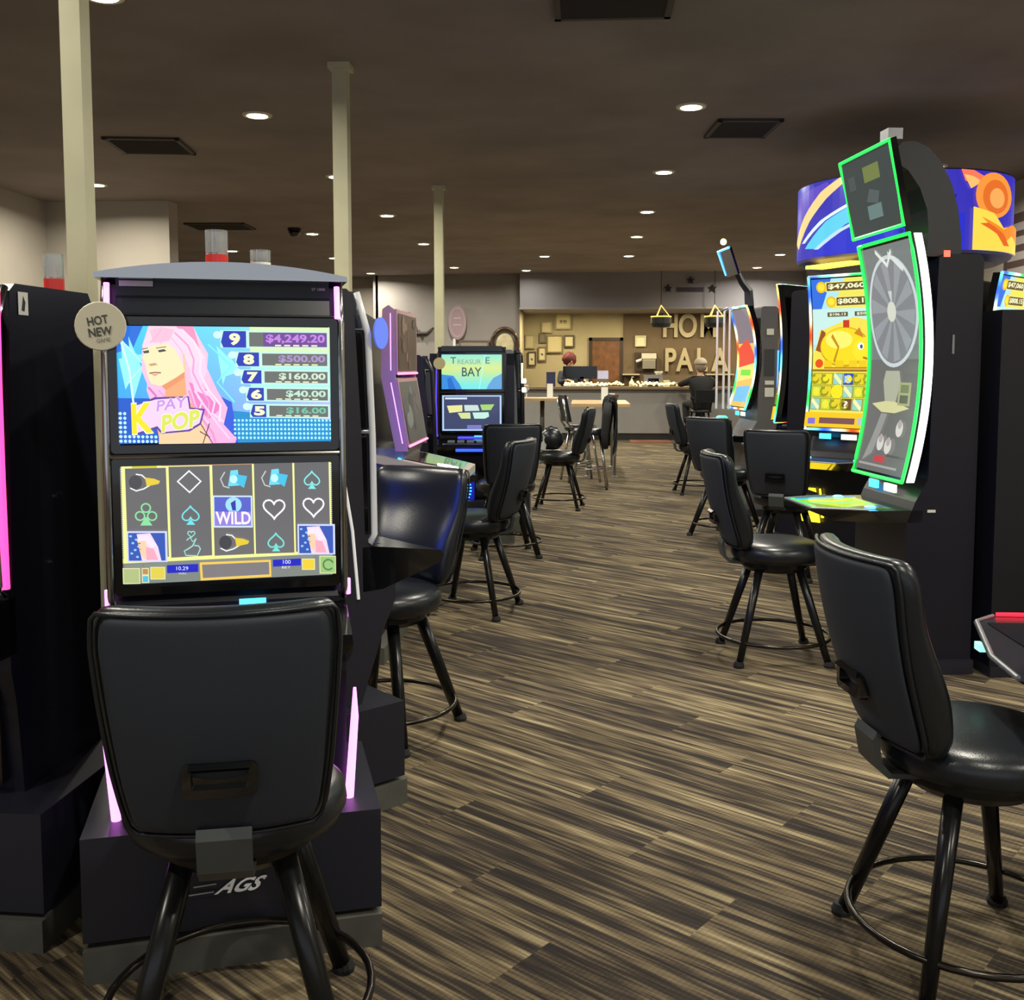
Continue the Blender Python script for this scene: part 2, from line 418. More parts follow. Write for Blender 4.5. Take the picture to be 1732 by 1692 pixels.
# ---------------------------------------------------------------- stools
def stool_proto():
    t = thing('casino_stool', '', 'stool', (0, 0, 0), 0, 'black vinyl slot stools')
    # seat: domed disc
    bm = lathe([(.05, .50), (.19, .50), (.222, .512), (.236, .54), (.232, .572), (.212, .592), (.17, .606), (.09, .613), (.02, .615)], 36)
    for v in bm.verts:
        if v.co.y > 0: v.co.y *= 1.04
        if v.co.y < 0: v.co.y *= .95
    obj('seat', bm, vinyl, t, smooth=True)
    obj('swivel_plate', lathe([(.09, .455), (.15, .455), (.17, .475), (.17, .50), (.05, .50)], 28), legm, t)
    for sx in (-1, 1):
        for sy in (-1, 1):
            p0 = Vector((sx * .10, sy * .10, .475)); p1 = Vector((sx * .225, sy * .225, .0))
            bm = tube([p0, p0.lerp(p1, .5), p1], [.027, .026, .022], r2=[.022, .02, .017], seg=12)
            l = obj('leg', bm, legm, t, smooth=True)
            obj('foot_cap', lathe([(.026, 0), (.028, .012), (.02, .03)], 12, c=(sx * .225, sy * .225, 0)), mat('rubber', (24, 24, 24), .8), l)
    obj('footrest_ring', tube([(.285 * math.cos(a), .285 * math.sin(a), .115) for a in [k * 2 * math.pi / 40 for k in range(40)]], .0095, closed=True, seg=8), ringm, t, smooth=True)
    # backrest: shield outline, thick padded, bowed around the sitter and leaning
    def half(z):                                      # half width by height 0..1
        pts = [(0, .162), (.04, .186), (.12, .199), (.3, .211), (.6, .224), (.85, .232), (.95, .226), (1, .205)]
        for (a, wa), (b, wb) in zip(pts, pts[1:]):
            if z <= b: return wa + (wb - wa) * (z - a) / (b - a)
        return pts[-1][1]
    def surf(u, z, y):                                # u -1..1, z 0..1, y thickness offset (+ is towards the sitter)
        x = u * half(z); bow = .055 * (x / .22) ** 2
        lean = -.228 - .135 * z - .022 * math.sin(math.pi * z)
        return Vector((x, lean + bow + y, .575 + .485 * z))
    def pad(th0, th1, k0, k1, nu=12, nz=16, name='', m=None, rim=.5, par=None):
        bm = bmesh.new(); F = {}; B = {}
        for i in range(nu + 1):
            for j in range(nz + 1):
                u = (i / nu * 2 - 1); z = j / nz
                uu = u * k0; zz = .5 + (z - .5) * k1
                edge = max(abs(u), abs(z * 2 - 1)); puff = 1 - rim * max(0, edge - .72) / .28
                F[i, j] = bm.verts.new(surf(uu, zz, (th1 + (.045 * math.sin(math.pi * min(1, z * 1.15 + .12)) ** 2 if th1 > 0 else 0)) * puff)); B[i, j] = bm.verts.new(surf(uu, zz, th0 if th0 <= 0 else th0))
        for i in range(nu):
            for j in range(nz):
                bm.faces.new((F[i, j], F[i + 1, j], F[i + 1, j + 1], F[i, j + 1])); bm.faces.new((B[i, j], B[i, j + 1], B[i + 1, j + 1], B[i + 1, j]))
        for i in range(nu):
            for j, s in ((0, 1), (nz, -1)):
                q = (F[i, j], B[i, j], B[i + 1, j], F[i + 1, j]); bm.faces.new(q if s > 0 else q[::-1])
        for j in range(nz):
            for i, s in ((0, -1), (nu, 1)):
                q = (F[i, j], B[i, j], B[i, j + 1], F[i, j + 1]); bm.faces.new(q if s > 0 else q[::-1])
        return obj(name, bm, m, par, smooth=True, sub=1)
    b = pad(-.012, .068, 1, 1, name='backrest', m=vinyl, rim=.45, par=t)
    pad(-.026, -.010, .90, .93, name='back_panel', m=fabric, rim=0, par=b)
    obj('piping', tube([surf(u, z, -.016) for u, z in [(-.97 + 1.94 * k / 14, .975) for k in range(15)] + [(.965, .95 - .9 * k / 14) for k in range(15)] + [(.95 - 1.9 * k / 14, .022) for k in range(15)] + [(-.965, .05 + .9 * k / 14) for k in range(15)]], .005, closed=True, seg=6), vinyl, b, smooth=True)
    # plastic pull handle in the back panel
    bm = bmesh.new(); c = surf(0, .31, -.03)
    o_ = rrect(-.068, .068, -.034, .034, .014); i_ = rrect(-.052, .052, -.017, .017, .006)
    A = [bm.verts.new((x, c.y - .008 - .02 * 0, c.z + z)) for x, z in o_]; B = [bm.verts.new((x, c.y - .008, c.z + z)) for x, z in i_]
    A2 = [bm.verts.new((x, c.y + .012, c.z + z)) for x, z in o_]; B2 = [bm.verts.new((x, c.y + .006, c.z + z)) for x, z in i_]
    n = len(A)
    for k in range(n):
        q = (k + 1) % n
        bm.faces.new((A[k], A[q], B[q], B[k])); bm.faces.new((A[k], A2[k], A2[q], A[q])); bm.faces.new((B[k], B[q], B2[q], B2[k]))
    bm.faces.new(B2)
    h = obj('pull_handle', bm, gloss, b)
    obj('grip_bar', prism([(c.y - .012, c.z + .018), (c.y - .022, c.z + .026), (c.y - .010, c.z + .034), (c.y - .004, c.z + .026)], -.055, .055), gloss, h)
    # steel bracket between backrest and seat
    bm = prism([(-.262, .60), (-.268, .59), (-.258, .53), (-.235, .505), (-.10, .495), (-.10, .485), (-.242, .492), (-.270, .52), (-.284, .59), (-.274, .61)], -.052, .052)
    obj('back_bracket', bm, mat('grey_bracket_steel', (70, 74, 74), .45, metal=.3), t, bev=.003)
    return t
stool0 = stool_proto(); used = []
def stool(x, y, rz, label):
    t = stool0 if not used else copy_tree(stool0); used.append(t)
    t.location = (x, y, 0); t.rotation_euler = (0, 0, R(rz)); t['label'] = label
stool(-.745, 2.115, 14, 'black vinyl stool with its back to the viewer before the pink-haired singer screen')
stool(.975, 2.56, -80, 'large black stool at the bottom right, nearest on the right of the aisle')
stool(-.80, 4.07, 158, 'black stool whose back shines deep blue, half hidden by a dark cabinet')
stool(.99, 5.28, -86, 'black stool seen side-on beneath the wheel machine with the green edge')
stool(-.66, 6.15, 76, 'black stool seen side-on in front of the pink and chrome machine')
stool(1.46, 7.40, -25, 'black stool with its back to the viewer in front of the golden pig screen')
stool(-.60, 8.02, 14, 'black stool with its back to the viewer in front of the blue BAY screen')
stool(1.27, 9.05, -42, 'greyish black stool behind, between the pig screen stool and the side-on one')
stool(-.24, 10.75, 84, 'black stool with a handbag on its seat, facing left in mid aisle')
stool(1.36, 12.15, -84, 'far side-on black stool on the right, in front of the counter person')

# ---------------------------------------------------------------- two-screen machines
def candle(parent, x, y, z, h=.12, r=.026, red=True):
    o = obj('signal_lamp', lathe([(r, 0), (r, h * .35)], 16, c=(x, y, z)), redgl if red else white, parent)
    bm = bmesh.new(); lathe([(r * .98, h * .35), (r, h), (r * .86, h), (r * .84, h * .4)], 16, bm, c=(x, y, z)); obj('lamp_lens', bm, clear, o)
    return o
def bezel(bm, x0, x1, z0, z1, y0, y1, fw, r=.012):
    o_ = rrect(x0, x1, z0, z1, r); i_ = rrect(x0 + fw, x1 - fw, z0 + fw, z1 - fw, r * .4)
    A = [bm.verts.new((x, y0, z)) for x, z in o_]; B = [bm.verts.new((x, y0, z)) for x, z in i_]
    A2 = [bm.verts.new((x, y1, z)) for x, z in o_]; B2 = [bm.verts.new((x, y1, z)) for x, z in i_]; n = len(A)
    for k in range(n):
        q = (k + 1) % n
        for f in ((A[k], A[q], B[q], B[k]), (A[k], A2[k], A2[q], A[q]), (B[k], B[q], B2[q], B2[k]), (A2[k], B2[k], B2[q], A2[q])): bm.faces.new(f)
def flat(x0, x1, z0, z1, y):                          # canvas plane facing local -y
    return lambda u, v, h: (x0 + (x1 - x0) * u, y - h, z1 - (z1 - z0) * v)
def dual(label, loc, rz, top=1.71, depth=.50, art1=None, art2=None, trim=chrome, strip=ledp, W=.285, name='slot_machine', cab=None, deckc=None, group='slot machines', lamp=None, frame=None, face=.11, bw=.36, belly=0, shut=False):
    cab = cab or blk
    t = thing(name, label, 'slot machine', loc, rz, group); f = face
    obj('plinth', bx(-bw, bw, .0, depth, 0, .085), greyp, t, bev=.004)
    obj('stand', bx(-bw, bw, .01, depth, .10, .36), blk2, t, bev=.006)
    # lower cabinet, belly and tower as one body
    prof = [(f + .03, .36), (f + .01 - belly * .7, .60), (f - .01 - belly, .70), (f - .01 - belly, .80), (f - .01, .90), (f + .01, .93), (f + .02, 1.28), (f + .045, top - .02), (f + .07, top), (depth - .02, top), (depth, top - .03), (depth, .36)]
    obj('cabinet', prism(prof, -W, W), cab, t, bev=.008)
    obj('door', plate(rrect(-W + .04, W - .04, .385, .57 if belly else .66, .015), f - .005, f + .02), gloss, t, bev=.003)
    # screens
    for nm, z0, z1, art, par in (('upper_screen', 1.275, 1.61, art1, t), ('lower_screen', .925, 1.268, art2, t)):
        bm = bmesh.new(); bezel(bm, -W + .012, W - .012, z0 + .004, z1, f - .022, f + .03, .02)
        b = obj('screen_bezel', bm, gloss, t)
        if art: art(b, f - .006)
        else:
            cv = Canvas(flat(-W + .03, W - .03, z0 + .022, z1 - .018, f - .006)); cv.rect(0, 0, 1, 1, (46, 40, 42)); cv.circ(.5, .5, .2, .3, (80, 70, 66)); cv.circ(.5, .7, .3, .2, (60, 60, 64))
            cv.done('display', SCRD, b)
    obj('header_panel', prism([(f - .008, 1.615), (f + .002, 1.655), (f + .012, 1.662), (f + .016, top - .006), (f + .05, top - .006), (f + .05, 1.615)], -W + .03, W - .03), mat('dark_header_panel', (40, 46, 54), .3), t)
    # chrome edges each side and the crossbars
    for s in (-1, 1):
        x = s * (W - .004)
        pts = [(x, f + .03, top - .01), (x, f - .012, 1.60), (x, f - .026, 1.27), (x, f - .03, .93), (x, f - .01, .90)]
        obj('edge_trim', tube(pts, .009, seg=8, r2=.012), trim, t, smooth=True)
        if strip:
            obj('light_strip', tube([(s * (W - .012), f - .006, 1.69), (s * (W - .012), f - .02, 1.61)], .007, seg=8), strip, t)
            obj('light_strip', tube([(s * (W + .004), f - .016, .945), (s * (W + .004), f - .016, .905)], .009, seg=8), strip, t)
            obj('light_strip', tube([(s * .304, f - .03, .66), (s * .304, f - .02, .58), (s * .288, f - .006, .355)], [.004, .010, .012], seg=8), strip, t)
    obj('crossbar', tube([(-W, f - .024, 1.272), (W, f - .024, 1.272)], .006, seg=8), trim, t)
    obj('crossbar', tube([(-W, f - .012, 1.614), (W, f - .012, 1.614)], .004, seg=8), trim, t)
    # button deck
    dk = obj('button_deck', prism([(f - .20 - belly, .80), (f - .22 - belly, .825), (f - .20 - belly, .845), (f - .02, .89), (f + .02, .89), (f + .02, .74), (f - .06, .74)], -W, W), deckc or gloss, t, bev=.006)
    for k in range(5):
        obj('button', prism([(f - .155, .856), (f - .155, .866), (f - .115, .876), (f - .115, .864)], -.2 + k * .08, -.14 + k * .08), mat('dull_button', (96, 98, 108), .3), dk)
    obj('card_reader_light', prism([(f - .026, .893), (f - .034, .893), (f - .034, .908), (f - .026, .908)], .02, .085), ledc, t)
    if lamp:
        for (x, h, r, red) in lamp: candle(t, x, f + .10, top + (.03 if top == 1.71 else 0), h, r, red)
    return t

def skin_(u, v): return (250, 224, 178)
def art_pop(b, y):
    G = lambda X, Y: ((X - 58) / 1530, (Y - 105) / (850 - 45 * (X - 58) / 1530))
    cv = Canvas(flat(-.257, .255, 1.30, 1.588, y), G, dh=.00035)
    def bg(u, v): return (int(60 + 120 * u), int(205 - 60 * v + 25 * u), int(245 - 10 * u))
    cv.rect(58, 105, 1588, 935, bg, nx=12, ny=8)
    cv.poly([(58, 105), (250, 105), (180, 260), (58, 300)], (40, 110, 215)); cv.poly([(1000, 105), (1588, 105), (1588, 300), (1000, 280)], (214, 246, 180))
    cv.poly([(1000, 280), (1588, 300), (1588, 600), (1000, 560)], (170, 246, 226))
    cv.poly([(58, 620), (330, 620), (380, 935), (58, 950)], (30, 90, 200)); cv.poly([(850, 700), (1590, 760), (1590, 915), (880, 935)], (30, 140, 205))
    cv.poly([(700, 560), (860, 640), (900, 935), (700, 935)], (50, 90, 215))
    for q in ([(95, 200), (230, 330), (110, 470)], [(150, 180), (240, 420), (170, 640)], [(80, 340), (260, 300), (120, 560)], [(840, 300), (930, 420), (780, 470)], [(760, 240), (860, 340), (800, 520)]):
        cv.poly(q, (150, 240, 250))
    cv.line([(95, 200), (150, 420), (175, 690)], 14, (210, 250, 252)); cv.line([(95, 200), (250, 380), (130, 520)], 10, (190, 250, 252)); cv.line([(700, 230), (860, 380), (760, 500), (880, 640)], 12, (120, 235, 250))
    # dots
    cv.h += cv.dh
    for i in range(26):
        for j in range(5):
            X, Y = 880 + i * 28, 770 + j * 31 - (i * .3)
            if X < 1585: cv.circ(X, Y, 9, 10, (170, 250, 250), up=False, n=8)
    for i in range(9):
        for j in range(7):
            X, Y = 80 + i * 30, 730 + j * 33
            if X < 140 or j > 4: cv.circ(X, Y, 11, 12, (190, 240, 255), up=False, n=8)
    # hair behind
    hair = [(290, 105), (600, 105), (640, 190), (700, 300), (690, 400), (760, 560), (830, 680), (800, 800), (890, 900), (880, 935), (640, 940), (560, 700), (420, 620), (290, 640), (265, 560), (270, 520), (235, 420), (245, 240)]
    cv.poly(hair, lambda u, v: (246, 176 + int(30 * (1 - v)), 222))
    cv.poly([(560, 500), (700, 560), (790, 680), (700, 760), (620, 700)], (232, 130, 196)); cv.poly([(480, 105), (600, 105), (640, 260), (560, 200)], (236, 150, 190))
    # face, neck, chest
    cv.poly([(390, 600), (400, 520), (530, 420), (545, 620), (640, 720), (660, 940), (350, 945), (330, 830)], (240, 170, 120))
    cv.poly([(350, 760), (640, 740), (700, 940), (340, 945)], (252, 206, 160))
    cv.poly([(258, 250), (300, 225), (470, 230), (520, 300), (535, 430), (470, 490), (360, 530), (300, 515), (278, 470), (262, 380), (244, 330), (256, 300)], (252, 230, 184))
    cv.poly([(470, 470), (535, 425), (530, 470), (400, 560), (370, 530)], (232, 150, 104))
    # fringe and side hair
    cv.poly([(245, 250), (285, 150), (380, 110), (520, 125), (600, 200), (680, 320), (660, 420), (600, 430), (520, 380), (470, 270), (420, 228), (330, 240), (262, 262)], (250, 214, 232))
    cv.poly([(300, 140), (380, 112), (470, 130), (430, 210), (320, 226)], (248, 190, 214))
    cv.poly([(560, 400), (680, 330), (690, 420), (650, 520), (700, 600), (600, 560)], (252, 206, 234))
    for p in ([(600, 560), (650, 640), (620, 720), (700, 800)], [(680, 560), (740, 640), (720, 720), (800, 780)]): cv.line(p, 14, (250, 214, 240))
    for p, wd_, c in (([(520, 130), (600, 210), (650, 320), (640, 440), (700, 560), (780, 660), (770, 780)], 16, (250, 222, 244)), ([(470, 150), (560, 240), (600, 340), (590, 430), (640, 540), (700, 640), (690, 760)], 12, (236, 160, 206)),
            ([(440, 180), (510, 270), (550, 370), (570, 430)], 9, (236, 190, 220)), ([(380, 130), (340, 180), (300, 226)], 8, (238, 176, 206)), ([(420, 130), (390, 190), (370, 228)], 8, (240, 186, 214)), ([(560, 560), (590, 660), (650, 760), (720, 860), (740, 930)], 16, (236, 150, 200)),
            ([(620, 600), (690, 700), (760, 800), (840, 900)], 14, (250, 206, 236)), ([(280, 540), (330, 600), (310, 660)], 16, (214, 120, 196)), ([(350, 560), (400, 620), (380, 650)], 12, (236, 160, 220))): cv.line(p, wd_, c)
    cv.poly([(520, 300), (536, 300), (548, 400), (540, 440), (528, 400)], (244, 200, 170))
    # features
    cv.poly([(248, 285), (290, 276), (292, 296), (258, 300)], (70, 74, 72)); cv.poly([(350, 278), (395, 268), (412, 282), (362, 292)], (70, 74, 72))
    cv.line([(340, 262), (410, 252)], 7, (150, 120, 104)); cv.line([(244, 270), (284, 262)], 7, (150, 120, 104))
    cv.poly([(284, 376), (330, 366), (350, 380), (300, 390)], (206, 158, 120)); cv.line([(290, 440), (330, 434), (370, 436)], 8, (120, 80, 66)); cv.poly([(296, 446), (360, 442), (330, 460)], (226, 160, 132))
    for p in ([(640, 800), (720, 940)], [(700, 790), (650, 940)], [(630, 850), (700, 890)]): cv.line(p, 7, (90, 40, 70))
    # logo
    cv.poly([(150, 690), (320, 610), (560, 600), (570, 680), (670, 690), (640, 800), (560, 850), (360, 870), (330, 830), (160, 890)], (96, 60, 150))
    cv.poly([(160, 680), (330, 625), (550, 608), (560, 690), (655, 700), (630, 790), (550, 838), (370, 858), (335, 815), (170, 875)], (236, 208, 240))
    cv.text('K', 235, 760, 215, (240, 226, 30), 150, .03, rot=-6, slant=.1, outline=((252, 250, 230), .12))
    cv.text('PAY', 440, 655, 78, (200, 150, 226), 210, .02, rot=-10, slant=.3, outline=((252, 246, 255), .12)); cv.text('POP', 500, 775, 125, (216, 226, 90), 270, .04, rot=-10, slant=.25, outline=((252, 252, 240), .12))
    # pay rows
    for n_, amt, yy, x0, x1, hh, c in (('9', '$4,249.20', 195, 800, 995, 100, (190, 130, 226)), ('8', '$500.00', 335, 905, 1085, 84, (168, 140, 196)), ('7', '$160.00', 458, 940, 1100, 80, (206, 226, 200)), ('6', '$40.00', 580, 975, 1115, 78, (190, 226, 206)), ('5', '$16.00', 697, 1000, 1130, 76, (110, 190, 160))):
        cv.rect(x0 - 10, yy - hh / 2 - 12, 1572, yy + hh / 2 + 10, (196, 244, 226)); cv.poly([(x0 + 14, yy - hh * .58), (x1 - 22, yy - hh * .58), (x1 - 22, yy + hh * .58), (x0 + 10, yy + hh * .58), (x0 - 6, yy + 20)], (36, 56, 176))
        cv.rect(x1, yy - hh / 2, 1560, yy + hh / 2, (104, 108, 104)); cv.text(n_, (x0 + x1) / 2 - 6, yy, hh * .86, (250, 246, 196), 78, .05)
        tw = 58 * len(amt) if len(amt) < 9 else 430
        if c[2] > 220: cv.rect(1095, yy - hh / 2, 1560, yy + hh / 2, (110, 70, 140))
        cv.text(amt, 1545 - tw * .42 if len(amt) < 9 else 1330, yy - 4, hh * .66, c, tw * .84 if len(amt) < 9 else 430, .03)
        cv.h += cv.dh
        for k in range(5): cv.rect(1180 + k * 66, yy + hh * .36, 1180 + k * 66 + 44, yy + hh * .46, (240, 240, 190), up=False)
        cv.circ(x0 - 30, yy - 30, 30, 26, (206, 250, 240), n=10)
    cv.done('display', SCR, b, 'bright screen with a pink-haired singer beside five prize rows')
def heart(x, y, s):
    return [(x + s * 16 * math.sin(t) ** 3 / 17, y - s * (13 * math.cos(t) - 5 * math.cos(2 * t) - 2 * math.cos(3 * t) - math.cos(4 * t)) / 17) for t in [2 * math.pi * k / 28 for k in range(28)]]
def spade(cv, x, y, s, c, w=10):
    h = [(a, 2 * y - b) for a, b in heart(x, y - 2, s * .8)]
    cv.line(h, w, c, closed=True); cv.poly([(x - 3, y + s * .5), (x + 3, y + s * .5), (x + s * .4, y + s * .98), (x - s * .4, y + s * .98)], c)
def art_reels(b, y):
    def G(X, Y):
        u = (X - 76) / 1490; v = (Y - 80 + 42 * u) / (838 - 23 * u); return (max(0, min(1, u)), max(0, min(1, v)))
    cv = Canvas(flat(-.258, .262, .955, 1.251, y), G, dh=.00035)
    cv.rect(76, 38, 1566, 920, (128, 134, 128), nx=4)
    cv.poly([(76, 80), (1566, 38), (1580, 700), (80, 770)], (238, 240, 150))
    cv.poly([(360, 66), (1290, 42), (1290, 62), (360, 88)], (226, 168, 110)); cv.poly([(165, 76), (330, 72), (330, 100), (165, 104)], (206, 196, 40)); cv.poly([(1325, 44), (1475, 40), (1475, 68), (1325, 70)], (206, 196, 40))
    xs = [(118, 390), (408, 685), (704, 978), (992, 1262), (1276, 1522)]
    for i, (a, c) in enumerate(xs):
        dy = -14 * i; cv.poly([(a, 106 + dy), (c, 98 + dy), (c + 5, 722 - 9 * i), (a + 3, 742 - 13 * i)], lambda u, v: (100 + int(14 * v), 100 + int(12 * v), 102 + int(12 * v)))  # reel grey raised to include the glare on the glass
    cv.h += cv.dh
    for k in range(44):
        cv.rect(84, 100 + k * 14.5, 94, 108 + k * 14.5, (110, 120, 190), up=False); cv.rect(1535, 66 + k * 14.2, 1545, 73 + k * 14.2, (110, 120, 190), up=False)
    def mic(x, y_):
        cv.circ(x - 65, y_, 44, 48, (72, 72, 76)); cv.line([(x - 100, y_ + 40), (x - 60, y_ + 60), (x - 10, y_ + 45), (x + 40, y_ + 14)], 9, (240, 240, 240)); cv.line([(x - 60, y_ - 56), (x - 20, y_ - 50), (x + 10, y_ - 20)], 9, (240, 240, 240)); cv.poly([(x, y_ - 34), (x + 60, y_ - 26), (x + 100, y_ - 10), (x + 90, y_ + 10), (x + 10, y_ + 28)], (226, 200, 60))
    def lamp(x, y_):
        cv.line([(x - 60, y_ - 50), (x - 90, y_), (x - 70, y_ + 50), (x - 30, y_ + 62)], 9, (190, 196, 200)); cv.poly([(x - 40, y_ + 50), (x - 20, y_ - 60), (x + 30, y_ - 66), (x + 40, y_ + 44)], (110, 214, 236)); cv.poly([(x + 10, y_ + 20), (x + 20, y_ - 34), (x + 94, y_ - 22), (x + 70, y_ + 62)], (70, 190, 226)); cv.circ(x, y_, 26, 28, (190, 246, 250))
    mic(250, 200); lamp(850, 175); lamp(1135, 165)
    cv.line([(547, 118), (625, 190), (547, 268), (468, 192)], 13, (240, 244, 246), closed=True)
    spade(cv, 1400, 170, 72, (130, 226, 222)); spade(cv, 550, 420, 76, (120, 220, 226)); spade(cv, 1137, 610, 74, (120, 226, 216))
    cl = (140, 220, 160)
    for dx, dy in ((0, -42), (-40, 14), (40, 14)): cv.line([(252 + dx + 30 * math.cos(a), 418 + dy + 30 * math.sin(a)) for a in [k * math.pi / 7 for k in range(14)]], 10, cl, closed=True)
    cv.poly([(246, 440), (258, 440), (292, 498), (212, 498)], cl)
    cv.line(heart(1128, 375, 80), 12, (246, 240, 250), closed=True); cv.line(heart(1408, 362, 78), 12, (246, 240, 250), closed=True)
    cv.rect(704, 288, 976, 512, (206, 226, 246)); cv.rect(714, 298, 966, 500, (90, 100, 200)); cv.circ(846, 352, 56, 54, (160, 220, 240)); cv.poly([(826, 340), (860, 318), (862, 392), (838, 392)], (60, 60, 170)); cv.poly([(714, 400), (966, 400), (966, 500), (714, 500)], (150, 130, 220))
    cv.text('WILD', 842, 445, 92, (240, 236, 255), 244, .03, outline=((110, 70, 190), .12))
    cv.line(heart(553, 556, 26), 7, (150, 220, 206), closed=True); cv.line([(520, 600), (545, 580), (560, 610), (585, 588), (560, 640), (530, 660), (502, 676), (512, 706), (590, 710), (612, 660), (600, 640), (570, 636)], 8, (160, 226, 214)); mic(850, 616)
    for x0, y0 in ((128, 545), (1296, 495)):
        cv.rect(x0 - 6, y0 - 10, x0 + 262, y0 + 206, (206, 214, 250)); cv.rect(x0 + 4, y0 + 2, x0 + 248, y0 + 196, (60, 90, 180)); cv.poly([(x0 + 60, y0 + 10), (x0 + 150, y0 + 4), (x0 + 200, y0 + 100), (x0 + 220, y0 + 196), (x0 + 90, y0 + 196)], (236, 214, 236))
        cv.poly([(x0 + 62, y0 + 50), (x0 + 110, y0 + 44), (x0 + 130, y0 + 110), (x0 + 110, y0 + 190), (x0 + 80, y0 + 140)], (244, 206, 172)); cv.poly([(x0 + 60, y0 + 60), (x0 + 80, y0 + 20), (x0 + 140, y0 + 20), (x0 + 190, y0 + 90), (x0 + 150, y0 + 110), (x0 + 120, y0 + 56)], (246, 226, 240)); cv.rect(x0 + 68, y0 + 72, x0 + 84, y0 + 78, (90, 70, 70)); cv.rect(x0 + 70, y0 + 112, x0 + 88, y0 + 117, (190, 100, 90)); cv.poly([(x0 + 120, y0 + 100), (x0 + 170, y0 + 110), (x0 + 200, y0 + 190), (x0 + 120, y0 + 190)], (240, 170, 190))
        for k in range(7): cv.circ(x0 + 20 + (k * 37) % 60, y0 + 24 + k * 24, 10, 8, (150, 206, 250), up=(k == 0), n=7)
    cv.poly([(606, 752), (1098, 735), (1100, 856), (610, 880)], (240, 200, 90)); cv.poly([(622, 768), (1084, 750), (1086, 838), (626, 862)], (128, 124, 126))
    cv.poly([(385, 770), (596, 762), (596, 818), (385, 826)], (40, 44, 190)); cv.poly([(1112, 735), (1310, 726), (1310, 776), (1112, 784)], (40, 44, 190))
    cv.text('10.29', 488, 792, 26, (230, 236, 255), 80); cv.text('100', 1210, 750, 28, (230, 236, 255), 54); cv.text('BET', 1205, 788, 16, (236, 236, 220), 60); cv.text('WIN', 486, 828, 14, (220, 220, 220), 50)
    for x0, y0, x1, y1, c in ((92, 788, 206, 898, (176, 190, 130)), (274, 780, 374, 868, (222, 206, 80)), (1316, 726, 1410, 806, (236, 206, 60)), (1442, 706, 1560, 832, (150, 196, 120)), (218, 786, 266, 836, (190, 140, 90)), (218, 836, 266, 890, (80, 190, 226))):
        cv.rect(x0, y0, x1, y1, (226, 226, 170)); cv.rect(x0 + 6, y0 + 6, x1 - 6, y1 - 6, c)
    cv.line([(1505 + 36 * math.cos(a), 768 + 36 * math.sin(a)) for a in [.7 + k * .4 for k in range(14)]], 12, (90, 130, 80))
    cv.done('display', SCR, b, 'slot screen of five reels with card suits, microphones and a WILD tile')
em = dual('front-on slot machine showing a pink-haired singer above five reels of card suits', (-.849, 2.39, 0), 18, depth=.50, art1=art_pop, art2=art_reels, lamp=[(-.02, .095, .028, True), (.088, .048, .026, False)])
# arched chrome crown
pr = []
n = 16
for k in range(n + 1):
    x = -.296 + .592 * k / n; pr.append((x, 1.712 + .030 * (1 - (x / .296) ** 2)))
pr += [(.296, 1.70), (-.296, 1.70)]
obj('crown', plate(pr, .06, .30), chrome, em, bev=.003, label='arched chrome crown')
em_t = Canvas(lambda u, v, h: (-.3 + u * .6, .115 - h, 1.70 - v * .05)); em_t.rect(.09, .05, .22, .32, (206, 204, 216)); em_t.done('header_sticker', PRINT, em)
em_t = Canvas(lambda u, v, h: (-.3 + u * .6, .115 - h, 1.70 - v * .05)); em_t.text('S7 1000', .88, .32, .13, (220, 220, 224), .055); em_t.done('header_lettering', PRINT, em)
# hot-new disc
t = obj('round_badge', lathe([(.03, -.003), (.056, -.003), (.058, 0), (.056, .003), (.03, .003)], 28), mat('cream_badge_card', (206, 200, 176), .5), em)
t.location = (-.283, .06, 1.585); t.rotation_euler = (R(90), 0, 0)
cv = Canvas(lambda u, v, h: ((u - .5) * .11, (.5 - v) * .11, .0045 + h)); cv.text('HOT', .45, .38, .19, (70, 70, 60), .42, .02, rot=-10); cv.text('NEW', .5, .62, .19, (70, 70, 60), .48, .02, rot=-8); cv.text('GAME', .56, .80, .09, (120, 116, 100), .28, rot=-8)
cv.done('badge_lettering', PRINT, t)
# maker's letters on the stand
AX, AZ = .52, .56
cv = Canvas(lambda u, v, h: (-.3 + u * .6, .004 - h, .34 - v * .24)); cv.text('AGS', AX, AZ, .15, (236, 238, 240), .17, .03, slant=.35); cv.line([(AX - .19, AZ - .03), (AX - .10, AZ - .04)], .014, (150, 150, 154)); cv.line([(AX - .21, AZ + .05), (AX - .11, AZ + .04)], .014, (150, 150, 154))
cv.done('stand_lettering', PRINT, em)
# power cords by the post
o = obj('power_cord', tube([(-1.56, 3.10, .66), (-1.55, 3.07, .5), (-1.50, 3.06, .36), (-1.44, 3.05, .2), (-1.38, 3.04, .02)], .009, seg=8), white, None, smooth=True); tag(o, 'white power cord running down beside the nearest post', 'cord')

# machine at the left edge
lm = dual('black slot machine cut by the left edge, seen from its dark side', (-1.80, 2.42, 0), -2, top=1.705, depth=.57, strip=None, W=.32, bw=.44)
candle(lm, .245, .50, 1.705, .11, .028, True)
obj('edge_light', tube([(.316, .10, 1.69), (.322, .085, 1.45), (.324, .08, 1.2), (.322, .085, .92)], .012, seg=8), ledpk, lm)
cv = Canvas(lambda u, v, h: (.3215 + h, .19 + u * .045, 1.685 - v * .06)); cv.rect(0, 0, 1, 1, (206, 206, 200)); cv.poly([(.3, .8), (.5, .15), (.72, .45), (.6, .85)], (30, 30, 30)); cv.done('licence_sticker', PRINT, lm)
for yy, zz in ((.33, 1.13), (.36, 1.135), (.30, .95)): obj('cam_lock', tube([(.32, yy, zz), (.327, yy, zz)], .007), chrome, lm)
